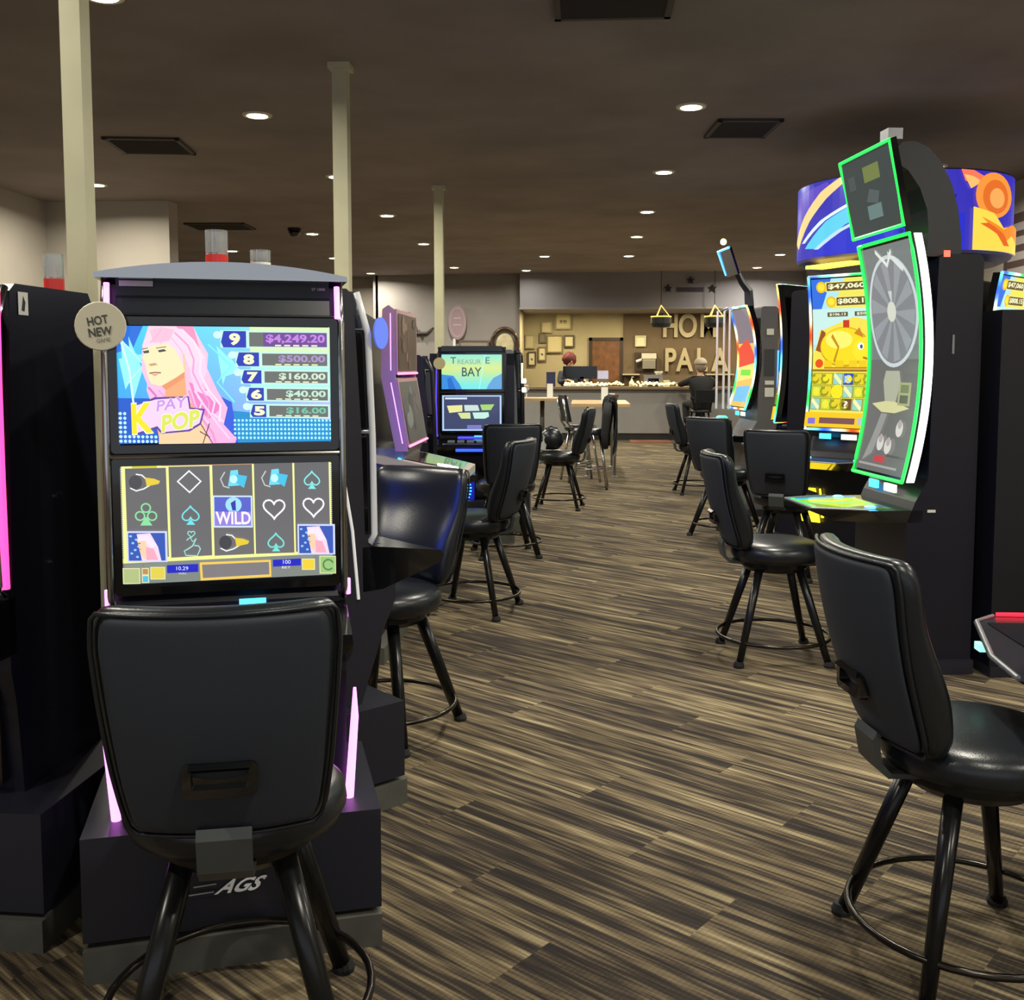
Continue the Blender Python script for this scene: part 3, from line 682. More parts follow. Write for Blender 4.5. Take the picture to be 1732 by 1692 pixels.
# the dark machine behind, turned to the aisle
def art_bluegame(z0, z1):
    def f(b, y):
        cv = Canvas(flat(-.25, .25, z0, z1, y)); cv.rect(0, 0, 1, 1, (40, 60, 225)); cv.circ(.5, .5, .25, .35, (90, 130, 250)); cv.rect(.1, .8, .9, .9, (20, 30, 150)); cv.done('display', attr_mat('bright_blue_screen', 4.0), b)
    return f
am = dual('tall dark slot machine seen from its side, white-edged, with a blue round tag', (-.845, 3.62, 0), 135, top=1.74, depth=.50, belly=.10, art1=art_bluegame(1.30, 1.59), art2=art_bluegame(.95, 1.25), trim=mat('white_edge_trim', (200, 202, 206), .3, emit=.1), strip=None, cab=blk2, W=.30)
t = obj('round_tag', lathe([(.03, -.003), (.052, -.003), (.052, .003), (.03, .003)], 24), mat('blue_tag_card', (92, 118, 226), .5, emit=.35), am); t.location = (-.30, .05, 1.60); t.rotation_euler = (R(90), 0, R(-60))
for pts in ([(-.303, .30, 1.62), (-.303, .26, 1.40), (-.303, .22, 1.22)], [(-.303, .20, 1.12), (-.303, .17, .95), (-.303, .15, .72)]): obj('side_strip', tube(pts, .005, seg=6), mat('pale_strip', (210, 208, 206), .4, emit=.4), am)
# pink and chrome machine
def art_dim(z0, z1, W_, cols):
    def f(b, y):
        cv = Canvas(flat(-W_, W_, z0, z1, y)); cv.rect(0, 0, 1, 1, cols[0])
        random.seed(3)
        for k in range(9): cv.circ(.15 + .7 * random.random(), .1 + .8 * random.random(), .05 + .1 * random.random(), .08 + .1 * random.random(), cols[1 + k % (len(cols) - 1)], n=9)
        cv.done('display', SCRD, b)
    return f
pinkm = mat('pink_chrome_shell', (196, 150, 176), .3, metal=.4)
pm = thing('slot_machine', 'slot machine in a pink and chrome shell, its two screens turned to the aisle', 'slot machine', (-.92, 5.3, 0), 90, 'slot machines')
obj('plinth', bx(-.34, .34, .06, .6, 0, .085), greyp, pm, bev=.004)
obj('cabinet', prism([(.12, .085), (.10, .60), (.14, .80), (.12, 1.05), (.14, 1.40), (.20, 1.74), (.30, 1.80), (.55, 1.80), (.58, 1.70), (.58, .085)], -.28, .28), blk, pm, bev=.01)
for nm, z0, z1, y0, y1, cc in (('upper_screen', 1.45, 1.77, .0, .0, [(62, 44, 38), (120, 90, 80), (86, 62, 56), (44, 34, 34)]), ('lower_screen', 1.09, 1.43, -.055, .0, [(70, 74, 72), (110, 116, 112), (90, 84, 84), (56, 58, 60)])):
    bm = prism([(y0 - .01, z0), (y1 - .01, z1), (y1 + .05, z1 + .0), (y0 + .05, z0 + .0)], -.30, .30)
    sh = obj('screen_shell', bm, pinkm, pm, bev=.008)
    f = (lambda y0, y1, z0, z1: lambda u, v, h: ((u - .5) * .54, (y1 + (y0 - y1) * v) - .0125 - h, (z1 - .018) - (z1 - z0 - .036) * v))(y0, y1, z0, z1)
    cv = Canvas(f, bands=1); cv.rect(0, 0, 1, 1, cc[0])
    for k in range(8): cv.circ(.12 + .76 * random.random(), .1 + .8 * random.random(), .04 + .1 * random.random(), .06 + .14 * random.random(), cc[1 + k % 3], n=9)
    cv.done('display', SCRD, sh)
    for s in (-1, 1): obj('light_strip', tube([(s * .302, y0 + .02, z0 + .02), (s * .302, y1 + .02, z1 - .02)], .009, seg=8), ledp, sh)
    obj('light_strip', tube([(-.29, y0 - .013, z0 + .004), (.29, y0 - .013, z0 + .004)], .006, seg=8), mat('pink_edge_led', (255, 120, 160), .3, emit=1.6), sh)
for s in (-1, 1): obj('side_fin', plate([(0, 0)] + [(0, 0)] * 0 + [(0, 0)], 0, 0) if 0 else prism([(-.06, 1.07), (.0, 1.44), (.005, 1.77), (.03, 1.79), (.06, 1.77), (.07, 1.44), (.0, 1.07)], s * .29, s * .31), pinkm, pm, bev=.005)
obj('chin', prism([(-.05, 1.08), (-.02, .99), (.02, .93), (.16, .93), (.16, 1.08)], -.24, .24), silver, pm, bev=.006)
obj('chin_light', tube([(-.245, -.01, 1.03), (-.245, .02, .96)], .010, seg=8), ledc, pm)
dk = obj('button_deck', slab([(-.28, .12), (-.28, -.12), (-.22, -.34), (.22, -.34), (.28, -.12), (.28, .12)], .92, .96), mat('pale_deck_plastic', (190, 184, 172), .4), pm, bev=.008)
obj('deck_glass', slab([(-.22, -.02), (-.22, -.14), (-.17, -.31), (.17, -.31), (.22, -.14), (.22, -.02)], .961, .966), gloss, dk)
obj('deck_light', tube([(-.21, -.30, .972), (-.235, -.20, .972), (-.20, -.26, .972)], .007, seg=6), ledw, dk)
for o in [dk] + list(dk.children):
    for v in o.data.vertices: v.co.z += (v.co.y + .34) * .20

# dark machines beyond
dual('black slot machine seen edge-on between the pink machine and the blue BAY screen', (-.90, 6.98, 0), 98, top=1.72, strip=None, trim=blk, depth=.52, belly=.10, face=.14).scale = (1, 1, .91)
def art_bay(b, y):
    cv = Canvas(flat(-.258, .258, 1.297, 1.598, y)); cv.rect(0, 0, 1, 1, lambda u, v: (int(120 + 90 * max(0, .5 - abs(v - .4)) * 2), 226, int(226 - 90 * max(0, .5 - abs(v - .42)) * 2)), nx=4, ny=10)
    cv.poly([(0, .58), (.2, .62), (.3, .85), (.34, 1), (0, 1)], (60, 140, 216)); cv.poly([(1, .55), (.85, .68), (.76, .9), (.74, 1), (1, 1)], (96, 160, 214)); cv.poly([(.1, .7), (.16, .66), (.24, 1), (.12, 1)], (40, 110, 200))
    cv.text('T', .2, .19, .18, (56, 110, 116), .09, .01); cv.text('REASUR', .46, .23, .13, (104, 160, 160), .38); cv.text('E', .76, .19, .18, (76, 130, 120), .07, .01)
    cv.text('BAY', .5, .51, .25, (56, 90, 84), .32, .01)
    cv.line([(.72, 0), (.62, 1)], .012, (160, 250, 250)); cv.done('display', SCR, b, 'turquoise screen lettered BAY')
def art_tiles(b, y):
    cv = Canvas(flat(-.25, .25, .948, 1.25, y)); cv.rect(0, 0, 1, 1, (176, 200, 236)); cv.rect(.03, .045, .97, .955, (62, 70, 104)); cv.rect(.05, .07, .42, .12, (210, 226, 246))
    for q, c in (([(.08, .30), (.34, .28), (.34, .46), (.12, .50)], (226, 224, 150)), ([(.37, .28), (.6, .28), (.63, .44), (.38, .45)], (196, 216, 210)), ([(.64, .27), (.88, .26), (.82, .42), (.67, .43)], (160, 206, 110)), ([(.26, .50), (.47, .49), (.48, .66), (.32, .66)], (206, 220, 150)), ([(.51, .49), (.78, .48), (.79, .60), (.72, .66), (.54, .66)], (190, 232, 216))): cv.poly(q, c)
    cv.rect(.42, .84, .66, .96, (120, 120, 190)); cv.done('display', SCR, b, 'menu screen with five pale game tiles')
bay = dual('slot machine with the turquoise BAY title screen, lit blue below', (-.92, 8.48, 0), 5, top=1.655, art1=art_bay, art2=art_tiles, trim=blk, strip=None, depth=.5)
for s in (-1, 1): obj('side_wing', prism([(.14, .10), (.14, 1.50), (.24, 1.60), (.42, 1.60), (.42, .10)], min(s * .29, s * .36), max(s * .29, s * .36)), blk, bay, bev=.01)
obj('blue_panel', plate(rrect(-.12, .12, .79, .90, .01), .075, .09), mat('blue_lit_panel', (60, 60, 220), .4, emit=1.3), bay)
obj('deck_light', tube([(-.13, -.12, .80), (.14, -.12, .80)], .012, seg=8), ledb, bay)
obj('edge_light', tube([(-.295, .11, 1.5), (-.30, .085, 1.2), (-.29, .08, .9)], .007), mat('violet_edge_led', (80, 60, 200), .3, emit=.8), bay)
g = obj('speaker_grille', plate(rrect(-.13, .02, .33, .57, .05), .10, .115), mat('blue_grille_plastic', (20, 30, 150), .4, emit=.5), bay)
for k in range(8): obj('lit_slot', tube([(-.055 - .052 * math.sin(math.pi * (k + 1) / 9), .096, .355 + k * .027), (-.055 + .052 * math.sin(math.pi * (k + 1) / 9), .096, .355 + k * .027)], .005), ledc, g)
t = obj('round_badge', lathe([(.03, -.003), (.05, -.003), (.05, .003), (.03, .003)], 20), mat('tan_badge_card', (176, 164, 126), .5), bay); t.location = (-.27, .07, 1.515); t.rotation_euler = (R(90), 0, 0)
nb = dual('dark grey slot machine back-to-back with the BAY machine, seen from its side', (-.47, 9.47, 0), 92, top=1.64, depth=.50, bw=.31, strip=None, cab=mat('slate_grey_paint', (104, 112, 116), .5), trim=blk)
for z in (1.36, 1.28): obj('lit_button', tube([(-.29, .075, z), (-.30, .05, z)], .024, seg=10), mat('pale_button', (220, 240, 230), .4, emit=.8), nb)
obj('edge_light', tube([(-.30, .08, 1.52), (-.30, .08, 1.34)], .008), mat('pale_yellow_led', (244, 240, 180), .3, emit=1.2), nb)
# handbag on the far stool
t = thing('handbag', 'black round handbag with pale cloth resting on the stool in mid aisle', 'bag', (-.32, 10.72, .622))
bm = bmesh.new(); bmesh.ops.create_uvsphere(bm, u_segments=18, v_segments=12, radius=1)
for v in bm.verts: v.co = Vector((v.co.x * .13, v.co.y * .10, max(-.9, v.co.z) * .12 + .105))
obj('bag_body', bm, vinyl, t, smooth=True)
obj('handle', tube([(-.07, 0, .18), (-.055, 0, .225), (.0, 0, .24), (.055, 0, .225), (.07, 0, .18)], .008), vinyl, t, smooth=True)
obj('cloth', plate([(-.2, .0), (-.06, .0), (-.04, .12), (-.12, .17), (-.19, .10)], -.08, .04), mat('pale_grey_cloth', (186, 186, 182), .8), t, bev=.012)

# ---------------------------------------------------------------- tall curved-screen machines
def curve_y(v, sag): return sag * 4 * v * (1 - v)
def tall(label, loc, rz, z0, z1, art, led='rain', sag=.075, W=.30, side=None, body_top=None, dx=.42, deck_art=None, cab=None, screen_mat=None, label_s=None, door=None, lower_y=.02, deep=.42):
    t = thing('slot_machine', label, 'slot machine', loc, rz, 'slot machines'); cab = cab or blk; bt = body_top or z1 - .06
    N_ = 16
    obj('plinth', bx(-.33, .33, lower_y, deep, 0, .07), blk2, t, bev=.004)
    obj('cabinet', prism([(lower_y, .07), (lower_y, .74), (.06, .84), (.12, .95), (.14, bt), (.17, bt + .02), (deep - .02, bt + .02), (deep, bt), (deep, .07)], -W, W), cab, t, bev=.01)
    # curved housing
    fr = [(curve_y(k / N_, sag), z1 - (z1 - z0) * k / N_) for k in range(N_ + 1)]; bk = [(y + .055, z) for y, z in reversed(fr)]
    hs = obj('screen_housing', prism(fr + bk, -W, W), gloss, t)
    f = lambda u, v, h: ((u - .5) * (2 * W - .05), curve_y(.02 + .96 * v, sag) - .003 - h, z1 - .02 - (z1 - z0 - .04) * v)
    cv = Canvas(f, bands=N_, dh=.0006); art(cv); cv.done('display', screen_mat or SCR, hs, label_s)
    L = lambda x: [(x, y - .006, z) for y, z in fr]
    if led == 'rain':
        led_path(L(-W + .006) + [(W - .006, fr[-1][0] - .006, z0)] + L(W - .006)[::-1] + [(-W + .006, -.006, z1)], .011, RAIN, 'led_frame', hs, closed=False, label='rainbow edge lights')
    else:
        obj('led_frame', tube(L(-W + .006) + [(W - .006, fr[-1][0] - .006, z0)] + L(W - .006)[::-1] + [(-W + .006, -.006, z1)], .009, seg=6), led, hs, label='lit edge around the screen')
    if side:
        for s in (-1, 1):
            pr = [(y + .012, z) for y, z in fr]; pr2 = [(y + .048, z) for y, z in reversed(fr)]
            obj('side_light', prism(pr + pr2, s * (W - .01), s * (W + .006)), side, t)
    dk = obj('button_deck', slab([(-W, .10), (-W, -.16), (-W + .10, -dx), (W - .10, -dx), (W, -.16), (W, .10)], .74, .80), gloss, t, bev=.01)
    for v in dk.data.vertices:
        if v.co.z < .77: v.co.y = v.co.y * .75 + .02
    g = (lambda u, v, h: ((u - .5) * (.5 - .14 * v), -.03 - (dx - .05) * v, .803 + h))
    cv = Canvas(g); (deck_art or deck_plain)(cv); cv.done('deck_panel', SCR, dk)
    obj('deck_edge', tube([(-W + .02, -.16, .802), (-W + .11, -dx + .012, .802), (W - .11, -dx + .012, .802), (W - .02, -.16, .802)], .006), silver, dk)
    for s in (-1, 1): obj('button', lathe([(.028, .80), (.028, .808), (.02, .813)], 16, c=(s * .2, -.12, 0)), mat('pale_blue_button', (120, 200, 250), .3, emit=1), dk)
    obj('status_light', prism([(.06, z0 - .075), (.045, z0 - .075), (.045, z0 - .035), (.06, z0 - .035)], -.20, -.11), ledc, t); obj('status_light', prism([(.06, z0 - .075), (.045, z0 - .075), (.045, z0 - .035), (.06, z0 - .035)], -.02, .10), mat('cream_status_light', (240, 240, 220), .4, emit=.8), t)
    return t
def deck_plain(cv): cv.rect(0, 0, 1, 1, (20, 20, 26)); cv.rect(.1, .2, .9, .8, (30, 60, 90))
def deck_green(cv):
    cv.rect(0, 0, 1, 1, (70, 120, 40)); cv.poly([(0, 0), (.16, 0), (.16, 1), (0, 1)], (60, 190, 240)); cv.poly([(.05, 0), (.1, 0), (.1, 1), (.05, 1)], (20, 40, 120)); cv.poly([(.18, .05), (.75, .05), (.95, .6), (.4, .95), (.18, .95)], (150, 200, 50))
    cv.line([(.2, .1), (.6, .08), (.95, .55)], .06, (160, 246, 110)); cv.line([(.3, .2), (.45, .5), (.3, .8)], .07, (214, 226, 60)); cv.line([(.5, .2), (.62, .6), (.5, .85)], .06, (90, 220, 160)); cv.line([(.05, .96), (.95, .96)], .06, (90, 250, 120)); cv.poly([(.8, .05), (1, .05), (1, .6)], (40, 44, 50))
def art_wheel(cv):
    cv.rect(0, 0, 1, 1, (116, 122, 120)); cv.rect(0, .5, 1, 1, (104, 104, 102)); cv.circ(.5, .29, .50, .245, (196, 206, 208), n=40); cv.circ(.5, .29, .455, .228, (126, 128, 132), n=40)
    cv.h += cv.dh
    for k in range(10):
        a0, a1 = k * math.pi / 5, k * math.pi / 5 + .31; cv.poly([(.5, .29), (.5 + .44 * math.cos(a0), .29 + .22 * math.sin(a0)), (.5 + .44 * math.cos(a1), .29 + .22 * math.sin(a1))], (146, 150, 154), up=False)
    cv.circ(.48, .29, .09, .045, (206, 210, 196)); cv.poly([(.44, .20), (.52, .20), (.50, .26)], (196, 200, 196)); cv.line([(.3, .02), (.5, .09), (.62, .03)], .02, (220, 224, 214)); cv.line([(.55, .04), (.8, .12)], .02, (214, 218, 214))
    cv.poly([(.32, .60), (.36, .55), (.64, .55), (.68, .60), (.60, .70), (.40, .70)], (170, 172, 150)); cv.poly([(.12, .70), (.40, .685), (.60, .685), (.9, .71), (.62, .735), (.35, .735)], (206, 204, 150)); cv.poly([(.35, .74), (.48, .74), (.3, .92), (.12, .96)], (146, 146, 142))
    cv.rect(.66, .60, .9, .70, (160, 166, 120)); cv.rect(.70, .61, .86, .645, (116, 124, 90)); cv.rect(.7, .655, .86, .69, (90, 96, 80))
    for x, y_ in ((.78, .80), (.45, .87), (.62, .88)): cv.circ(x, y_, .07, .035, (206, 204, 198)); cv.circ(x, y_ - .02, .04, .02, (170, 160, 156))
    cv.rect(.40, .925, .6, .955, (190, 60, 66)); cv.rect(.64, .915, .9, .925, (80, 76, 72)); cv.rect(.1, .965, .9, .975, (160, 156, 150))
gm = tall('tall wheel slot machine with a glowing green edge and a tilted top screen', (1.495, 5.28, 0), -82, .935, 2.115, art_wheel, ledg, side=ledw, body_top=2.00, deep=.36, deck_art=deck_green, screen_mat=attr_mat('grey_screen', .72), label_s='grey curved screen with a prize wheel', cab=mat('deep_blue_black_paint', (17, 19, 34), .32, bump=.08, scale=300))
ts = obj('topper_screen', prism([(-.03, 2.15), (-.115, 2.55), (-.085, 2.56), (.0, 2.16)], -.30, .30), gloss, gm, bev=.004, label='tilted square topper screen with green edge')
cv = Canvas(lambda u, v, h: ((u - .5) * .57, -.117 + .085 * (.03 + .94 * v) - h, 2.55 - .4 * (.03 + .94 * v))); cv.rect(0, 0, 1, 1, (58, 66, 64)); cv.rect(.42, .16, .74, .36, (110, 122, 66)); cv.poly([(.40, .60), (.5, .45), (.68, .52), (.62, .66)], (80, 90, 90)); cv.rect(.4, .66, .68, .84, (100, 124, 122)); cv.rect(.1, .22, .24, .4, (70, 80, 78))
cv.done('display', attr_mat('grey_screen', .72), ts)
obj('led_frame', tube([(-.295, -.116, 2.545), (.295, -.116, 2.545), (.295, -.034, 2.155), (-.295, -.034, 2.155)], .010, seg=6, closed=True), ledg, ts)
# arched arm behind it
arc = [(-.085, 2.50), (-.04, 2.54), (.02, 2.545), (.09, 2.515), (.15, 2.45), (.205, 2.35), (.24, 2.23), (.26, 2.10), (.262, 2.01)]
arc2 = [(.09, 2.01), (.10, 2.12), (.088, 2.23), (.05, 2.33), (-.01, 2.41), (-.075, 2.45)]
obj('arched_arm', prism(arc + arc2, .03, .27), mat('dark_grey_arm_paint', (48, 50, 54), .45), gm, bev=.008)
obj('arm_cap', bx(.20, .29, -.12, -.05, 2.55, 2.60), silver, gm, bev=.01)
obj('red_indicator', bx(.302, .306, .16, .19, 2.005, 2.035), mat('red_indicator', (240, 90, 70), .4, emit=1.5), gm)
obj('side_latch', bx(.301, .306, .215, .225, 1.55, 1.64), silver, gm); obj('asset_tag', bx(.301, .304, .12, .16, .79, .803), white, gm)
# neighbour back-to-back
bk_ = thing('slot_machine', 'plain dark slot machine body standing right behind the wheel machine at the right edge', 'slot machine', (2.29, 5.32, 0), 98, 'slot machines')
obj('cabinet', prism([(.0, .05), (.0, 1.70), (.05, 1.755), (.38, 1.755), (.38, .05)], -.31, .31), blk, bk_, bev=.01)
obj('plinth', bx(-.32, .32, -.02, .38, 0, .05), blk2, bk_); obj('button_deck', prism([(-.2, .78), (-.2, .84), (.0, .90), (.0, .74)], -.3, .3), gloss, bk_, bev=.006); obj('screen', plate(rrect(-.27, .27, .98, 1.62, .02), -.02, .0), gloss, bk_)
obj('floor_plug', bx(-.33, -.315, .20, .25, .08, .16), white, bk_)
# lower right machine
rm = thing('slot_machine', 'black slot machine at the right edge, only its red-lit button deck in view', 'slot machine', (1.42, 2.72, 0), -90, 'slot machines')
obj('cabinet', prism([(.0, .06), (.0, .66), (.06, .80), (.06, 1.70), (.45, 1.70), (.45, .06)], -.30, .30), blk, rm, bev=.01); obj('plinth', bx(-.31, .31, .0, .45, 0, .06), blk2, rm)
dk = obj('button_deck', slab([(-.34, .05), (-.34, -.22), (-.27, -.29), (.10, -.39), (.30, -.40), (.33, -.30), (.33, .05)], .62, .755), blk, rm, bev=.02)
for v in dk.data.vertices:
    if v.co.z < .68: v.co.y = v.co.y * .45 + .02
obj('deck_light', tube([(-.335, -.20, .762), (-.335, .0, .762)], .0055), ledr, dk); obj('deck_rim', tube([(-.335, -.21, .757), (-.27, -.28, .757), (.10, -.38, .757), (.28, -.39, .757)], .006), silver, dk)
obj('side_button', bx(-.13, -.09, -.338, -.322, .715, .735), mat('mint_light', (150, 236, 216), .4, emit=.9), dk)
cv = Canvas(lambda u, v, h: (-.25 + u * .5, -.10 - v * .16, .757 + h)); cv.rect(0, 0, 1, 1, (16, 14, 18)); cv.poly([(.1, .3), (.4, .2), (.4, .8)], (226, 120, 80)); cv.done('deck_panel', SCR, dk)
obj('screen', plate(rrect(-.27, .27, .92, 1.62, .02), .045, .06), gloss, rm)

# carousel with the round sign
def art_pig(cv):
    Y_ = (236, 214, 30)
    cv.rect(0, 0, 1, 1, (232, 226, 90), ny=4); cv.poly([(0, 0), (.35, 0), (.12, .22), (0, .34)], (50, 110, 220)); cv.poly([(.3, 0), (.5, 0), (.2, .3), (0, .5), (0, .34), (.12, .22)], (170, 226, 240)); cv.rect(0, .20, 1, .44, (196, 232, 226))
    cv.poly([(.1, .35), (.6, .26), (1, .3), (1, .62), (0, .62)], (240, 220, 80))
    for x, y_, w_, t_, r_ in ((.52, .055, .62, '$47,060', .045), (.62, .155, .54, '$808.15', .04)):
        cv.rect(x - w_ / 2, y_ - .033, x + w_ / 2, y_ + .033, (240, 226, 120)); cv.rect(x - w_ / 2 + .02, y_ - .027, x + w_ / 2 - .02, y_ + .027, (96, 80, 40)); cv.text(t_, x, y_, .038, (250, 246, 200), w_ * .86, .03); cv.circ(x - w_ / 2 - .06, y_, .075, .038, (236, 190, 20)); cv.circ(x - w_ / 2 - .06, y_, .05, .025, (250, 226, 60))
    for x in (.38, .78):
        cv.rect(x - .15, .225, x + .15, .255, (90, 84, 50)); cv.text('$%s' % ('106.13' if x < .5 else '50.15'), x, .24, .02, (250, 246, 210), .24, .02)
    # plain golden piggy bank
    cv.poly([(.05, .48), (.14, .34), (.2, .36), (.16, .5)], (150, 80, 30)); cv.circ(.48, .46, .36, .135, (206, 160, 16), n=28); cv.circ(.47, .455, .34, .125, (246, 216, 28), n=28); cv.circ(.40, .41, .20, .06, (252, 236, 110), n=20)
    cv.circ(.80, .48, .20, .085, (250, 224, 40), n=22); cv.poly([(.62, .37), (.7, .33), (.76, .40)], (200, 130, 30)); cv.circ(.94, .50, .07, .035, (240, 196, 30)); cv.circ(.72, .455, .045, .024, (250, 250, 240)); cv.circ(.73, .458, .02, .014, (40, 90, 90))
    for x in (.25, .42, .62, .76): cv.rect(x - .06, .55, x + .06, .60, (236, 200, 24))
    cv.line([(.3, .38), (.4, .46), (.34, .56)], .03, (190, 140, 20)); cv.line([(.76, .53), (.86, .545), (.94, .53)], .014, (170, 110, 20)); cv.rect(.47, .28, .56, .33, (196, 60, 30)); cv.circ(.12, .57, .06, .03, (226, 80, 20))
    cv.rect(.0, .61, 1, .625, (150, 110, 20)); cv.rect(.2, .595, .9, .605, (190, 120, 30))
    random.seed(5)
    for i in range(6):
        for j in range(4):
            x0 = .03 + i * .16; y0 = .635 + j * .085; c = ((i * 3 + j * 5) % 4)
            if j == 3: continue
            col = [(226, 206, 40), (196, 214, 60), (150, 206, 190), (240, 224, 40)][c]
            if (i, j) == (3, 0): col = (30, 70, 190)
            if (i, j) == (3, 2): col = (110, 70, 40)
            cv.rect(x0, y0, x0 + .15, y0 + .08, (120, 116, 30)); cv.rect(x0 + .008, y0 + .004, x0 + .142, y0 + .076, col)
            if c == 2: cv.line([(x0 + .02, y0 + .01), (x0 + .13, y0 + .07)], .03, (240, 236, 170))
            elif (i, j) == (2, 1): cv.circ(x0 + .075, y0 + .04, .09, .048, (244, 226, 30))
            elif c != 1: cv.line([(x0 + .04 + .06 * math.cos(a), y0 + .04 + .026 * math.sin(a)) for a in [k * .8 for k in range(7)]], .018, (150, 150, 20))
            else: cv.circ(x0 + .075, y0 + .04, .05, .028, (236, 226, 60))
    cv.text('K', .585, .675, .05, (160, 200, 250), .09, .02); cv.text('?', .585, .845, .05, (250, 240, 200), .06, .03)
    cv.rect(0, .90, 1, 1, (244, 196, 30)); cv.rect(.22, .935, .74, .975, (120, 80, 80)); cv.rect(.05, .94, .16, .98, (130, 110, 210)); cv.rect(.78, .93, .9, .975, (180, 190, 190))
def car_loc(cx, cy, a, d): return (cx + d * math.sin(R(a)), cy - d * math.cos(R(a)), 0)
cx, cy = 2.53, 8.45
ra = math.degrees(math.atan2(-.67, .74))
y1 = tall('tall slot machine with rainbow edge and a golden pig over yellow reels', (1.93, 7.79, 0), ra, 1.015, 2.165, art_pig, 'rain', sag=.06, deck_art=deck_plain, body_top=2.10, label_s='bright yellow screen with jackpots above a golden pig')
y2 = tall('slot machine facing left beside the pig machine, seen as one wavy rainbow light edge', (1.85, 9.08, 0), ra - 92, 1.015, 2.18, art_pig, 'rain', sag=.06, body_top=2.10, deep=.4)
y3 = tall('slot machine on the far right of the carousel, only a rainbow screen corner in view', (3.19, 7.85, 0), ra + 90, 1.015, 2.165, art_pig, 'rain', sag=.06, body_top=2.10, deep=.4)
# yellow lit wedge on the belly of the left-facing one
o = obj('belly_light', plate([(-.10, .30), (.10, .30), (.055, .56), (-.05, .56)], -.012, .0), ledy, y1); o.location = (-.25, .0, 0)
obj('belly_side', plate([(.11, .34), (.13, .34), (.10, .56), (.09, .56)], -.010, .0), ledy, o)
sg = thing('carousel_sign', 'big round blue lit sign with orange coins above the machine carousel', 'sign', (cx, cy, 0))
RD, Z0, Z1 = .80, 2.33, 2.90
def drum(u, v, h):
    a = R(-200 + 220 * u); return ((RD + h) * math.cos(a), (RD + h) * math.sin(a), Z1 - (Z1 - Z0) * v)
cv = Canvas(drum, dh=.001); cv.g = lambda x, y: (x, y)
class DC(Canvas):
    def tri(s, t, col):                                # cut along u so the artwork follows the drum
        nb_ = 44; u0 = min(p[0] for p in t); u1 = max(p[0] for p in t)
        for b in range(max(0, int(u0 * nb_)), min(nb_, int(u1 * nb_) + 1)):
            q = list(t)
            for lim, sg_ in ((b / nb_, 1), ((b + 1) / nb_, -1)):
                out = []
                for i in range(len(q)):
                    a, c = q[i - 1], q[i]; da = (a[0] - lim) * sg_; dc = (c[0] - lim) * sg_
                    if (da >= 0) != (dc >= 0):
                        k = da / (da - dc); out.append((lim, a[1] + (c[1] - a[1]) * k))
                    if dc >= 0: out.append(c)
                q = out
                if len(q) < 3: break
            if len(q) >= 3: Canvas.tri(s, q, col)
cv = DC(drum, dh=.0012)
# u: 0.09 is the left limb seen from the aisle, .5 the middle, .91 the right limb
cv.rect(0, 0, 1, 1, (52, 46, 178), nx=44)
def X_(px): return (math.degrees(math.asin(max(-1, min(1, (px - 1512) / 167)))) - 106.7 + 200) / 220
def V_(py): return (py - 312) / (438 - 312)
D = lambda pts: [(X_(a), V_(b)) for a, b in pts]
cv.poly(D([(1350, 330), (1400, 315), (1410, 330), (1360, 390), (1350, 400)]), (92, 70, 190))
cv.poly(D([(1347, 405), (1362, 365), (1390, 330), (1420, 312), (1440, 312), (1400, 342), (1372, 375), (1352, 418)]), (250, 214, 140))
cv.poly(D([(1365, 420), (1400, 380), (1470, 345), (1475, 375), (1430, 390), (1390, 425)]), (90, 206, 236)); cv.line(D([(1362, 410), (1395, 378), (1465, 345)]), .02, (220, 240, 250)); cv.line(D([(1385, 425), (1420, 400), (1470, 378)]), .02, (190, 220, 250))
cv.poly(D([(1380, 432), (1430, 400), (1500, 380), (1600, 380), (1600, 438), (1400, 438)]), (30, 40, 200))
cv.poly(D([(1494, 312), (1515, 312), (1517, 335), (1504, 345), (1494, 340)]), (244, 130, 60)); cv.poly(D([(1514, 312), (1548, 312), (1560, 320), (1515, 342)]), (232, 238, 250))
cv.h += cv.dh
for i in range(9):
    for j in range(8):
        px_, py_ = 1507 + i * 9 + (j % 2) * 4.5, 345 + j * 9
        if py_ > 345 + (8 - i) * 4: cv.circ(X_(px_), V_(py_), .0058, .030, (18, 18, 130), up=False, n=6)
cv.poly(D([(1592, 312), (1610, 313), (1626, 322), (1610, 335), (1598, 330)]), (250, 120, 90)); cv.poly(D([(1596, 320), (1608, 322), (1622, 330), (1606, 342)]), (252, 190, 110))
def ELL(cx_, cy_, rx, ry, c): cv.poly(D([(min(1678.5, cx_ + rx * math.cos(a)), cy_ + ry * math.sin(a)) for a in [k * math.pi / 12 for k in range(24)]]), c)
ELL(1640, 350, 27, 36, (252, 150, 60)); ELL(1642, 352, 19, 27, (226, 110, 40)); ELL(1644, 354, 11, 16, (246, 170, 90))
cv.poly(D([(1610, 370), (1640, 378), (1655, 400), (1672, 392), (1678, 400), (1678, 438), (1610, 438)]), (250, 216, 80)); cv.poly(D([(1622, 385), (1655, 402), (1668, 392), (1678, 395), (1678, 425), (1668, 410), (1655, 425)]), (240, 140, 40)); cv.line(D([(1626, 395), (1650, 410), (1660, 428)]), .03, (226, 100, 30))
cv.done('sign_face', attr_mat('sign_face_lit', .72, .3), sg)
obj('sign_rim', lathe([(.70, Z0 - .06), (.79, Z0 - .02), (.803, Z0), (.79, Z0 + .004), (.2, Z0 + .004), (.2, Z0 - .06)], 60), mat('violet_rim_paint', (88, 82, 140), .4), sg)
obj('sign_cap', lathe([(.3, Z1), (.795, Z1), (.80, Z1 + .01), (.3, Z1 + .02)], 60), mat('dark_sign_cap', (40, 38, 50), .5), sg)
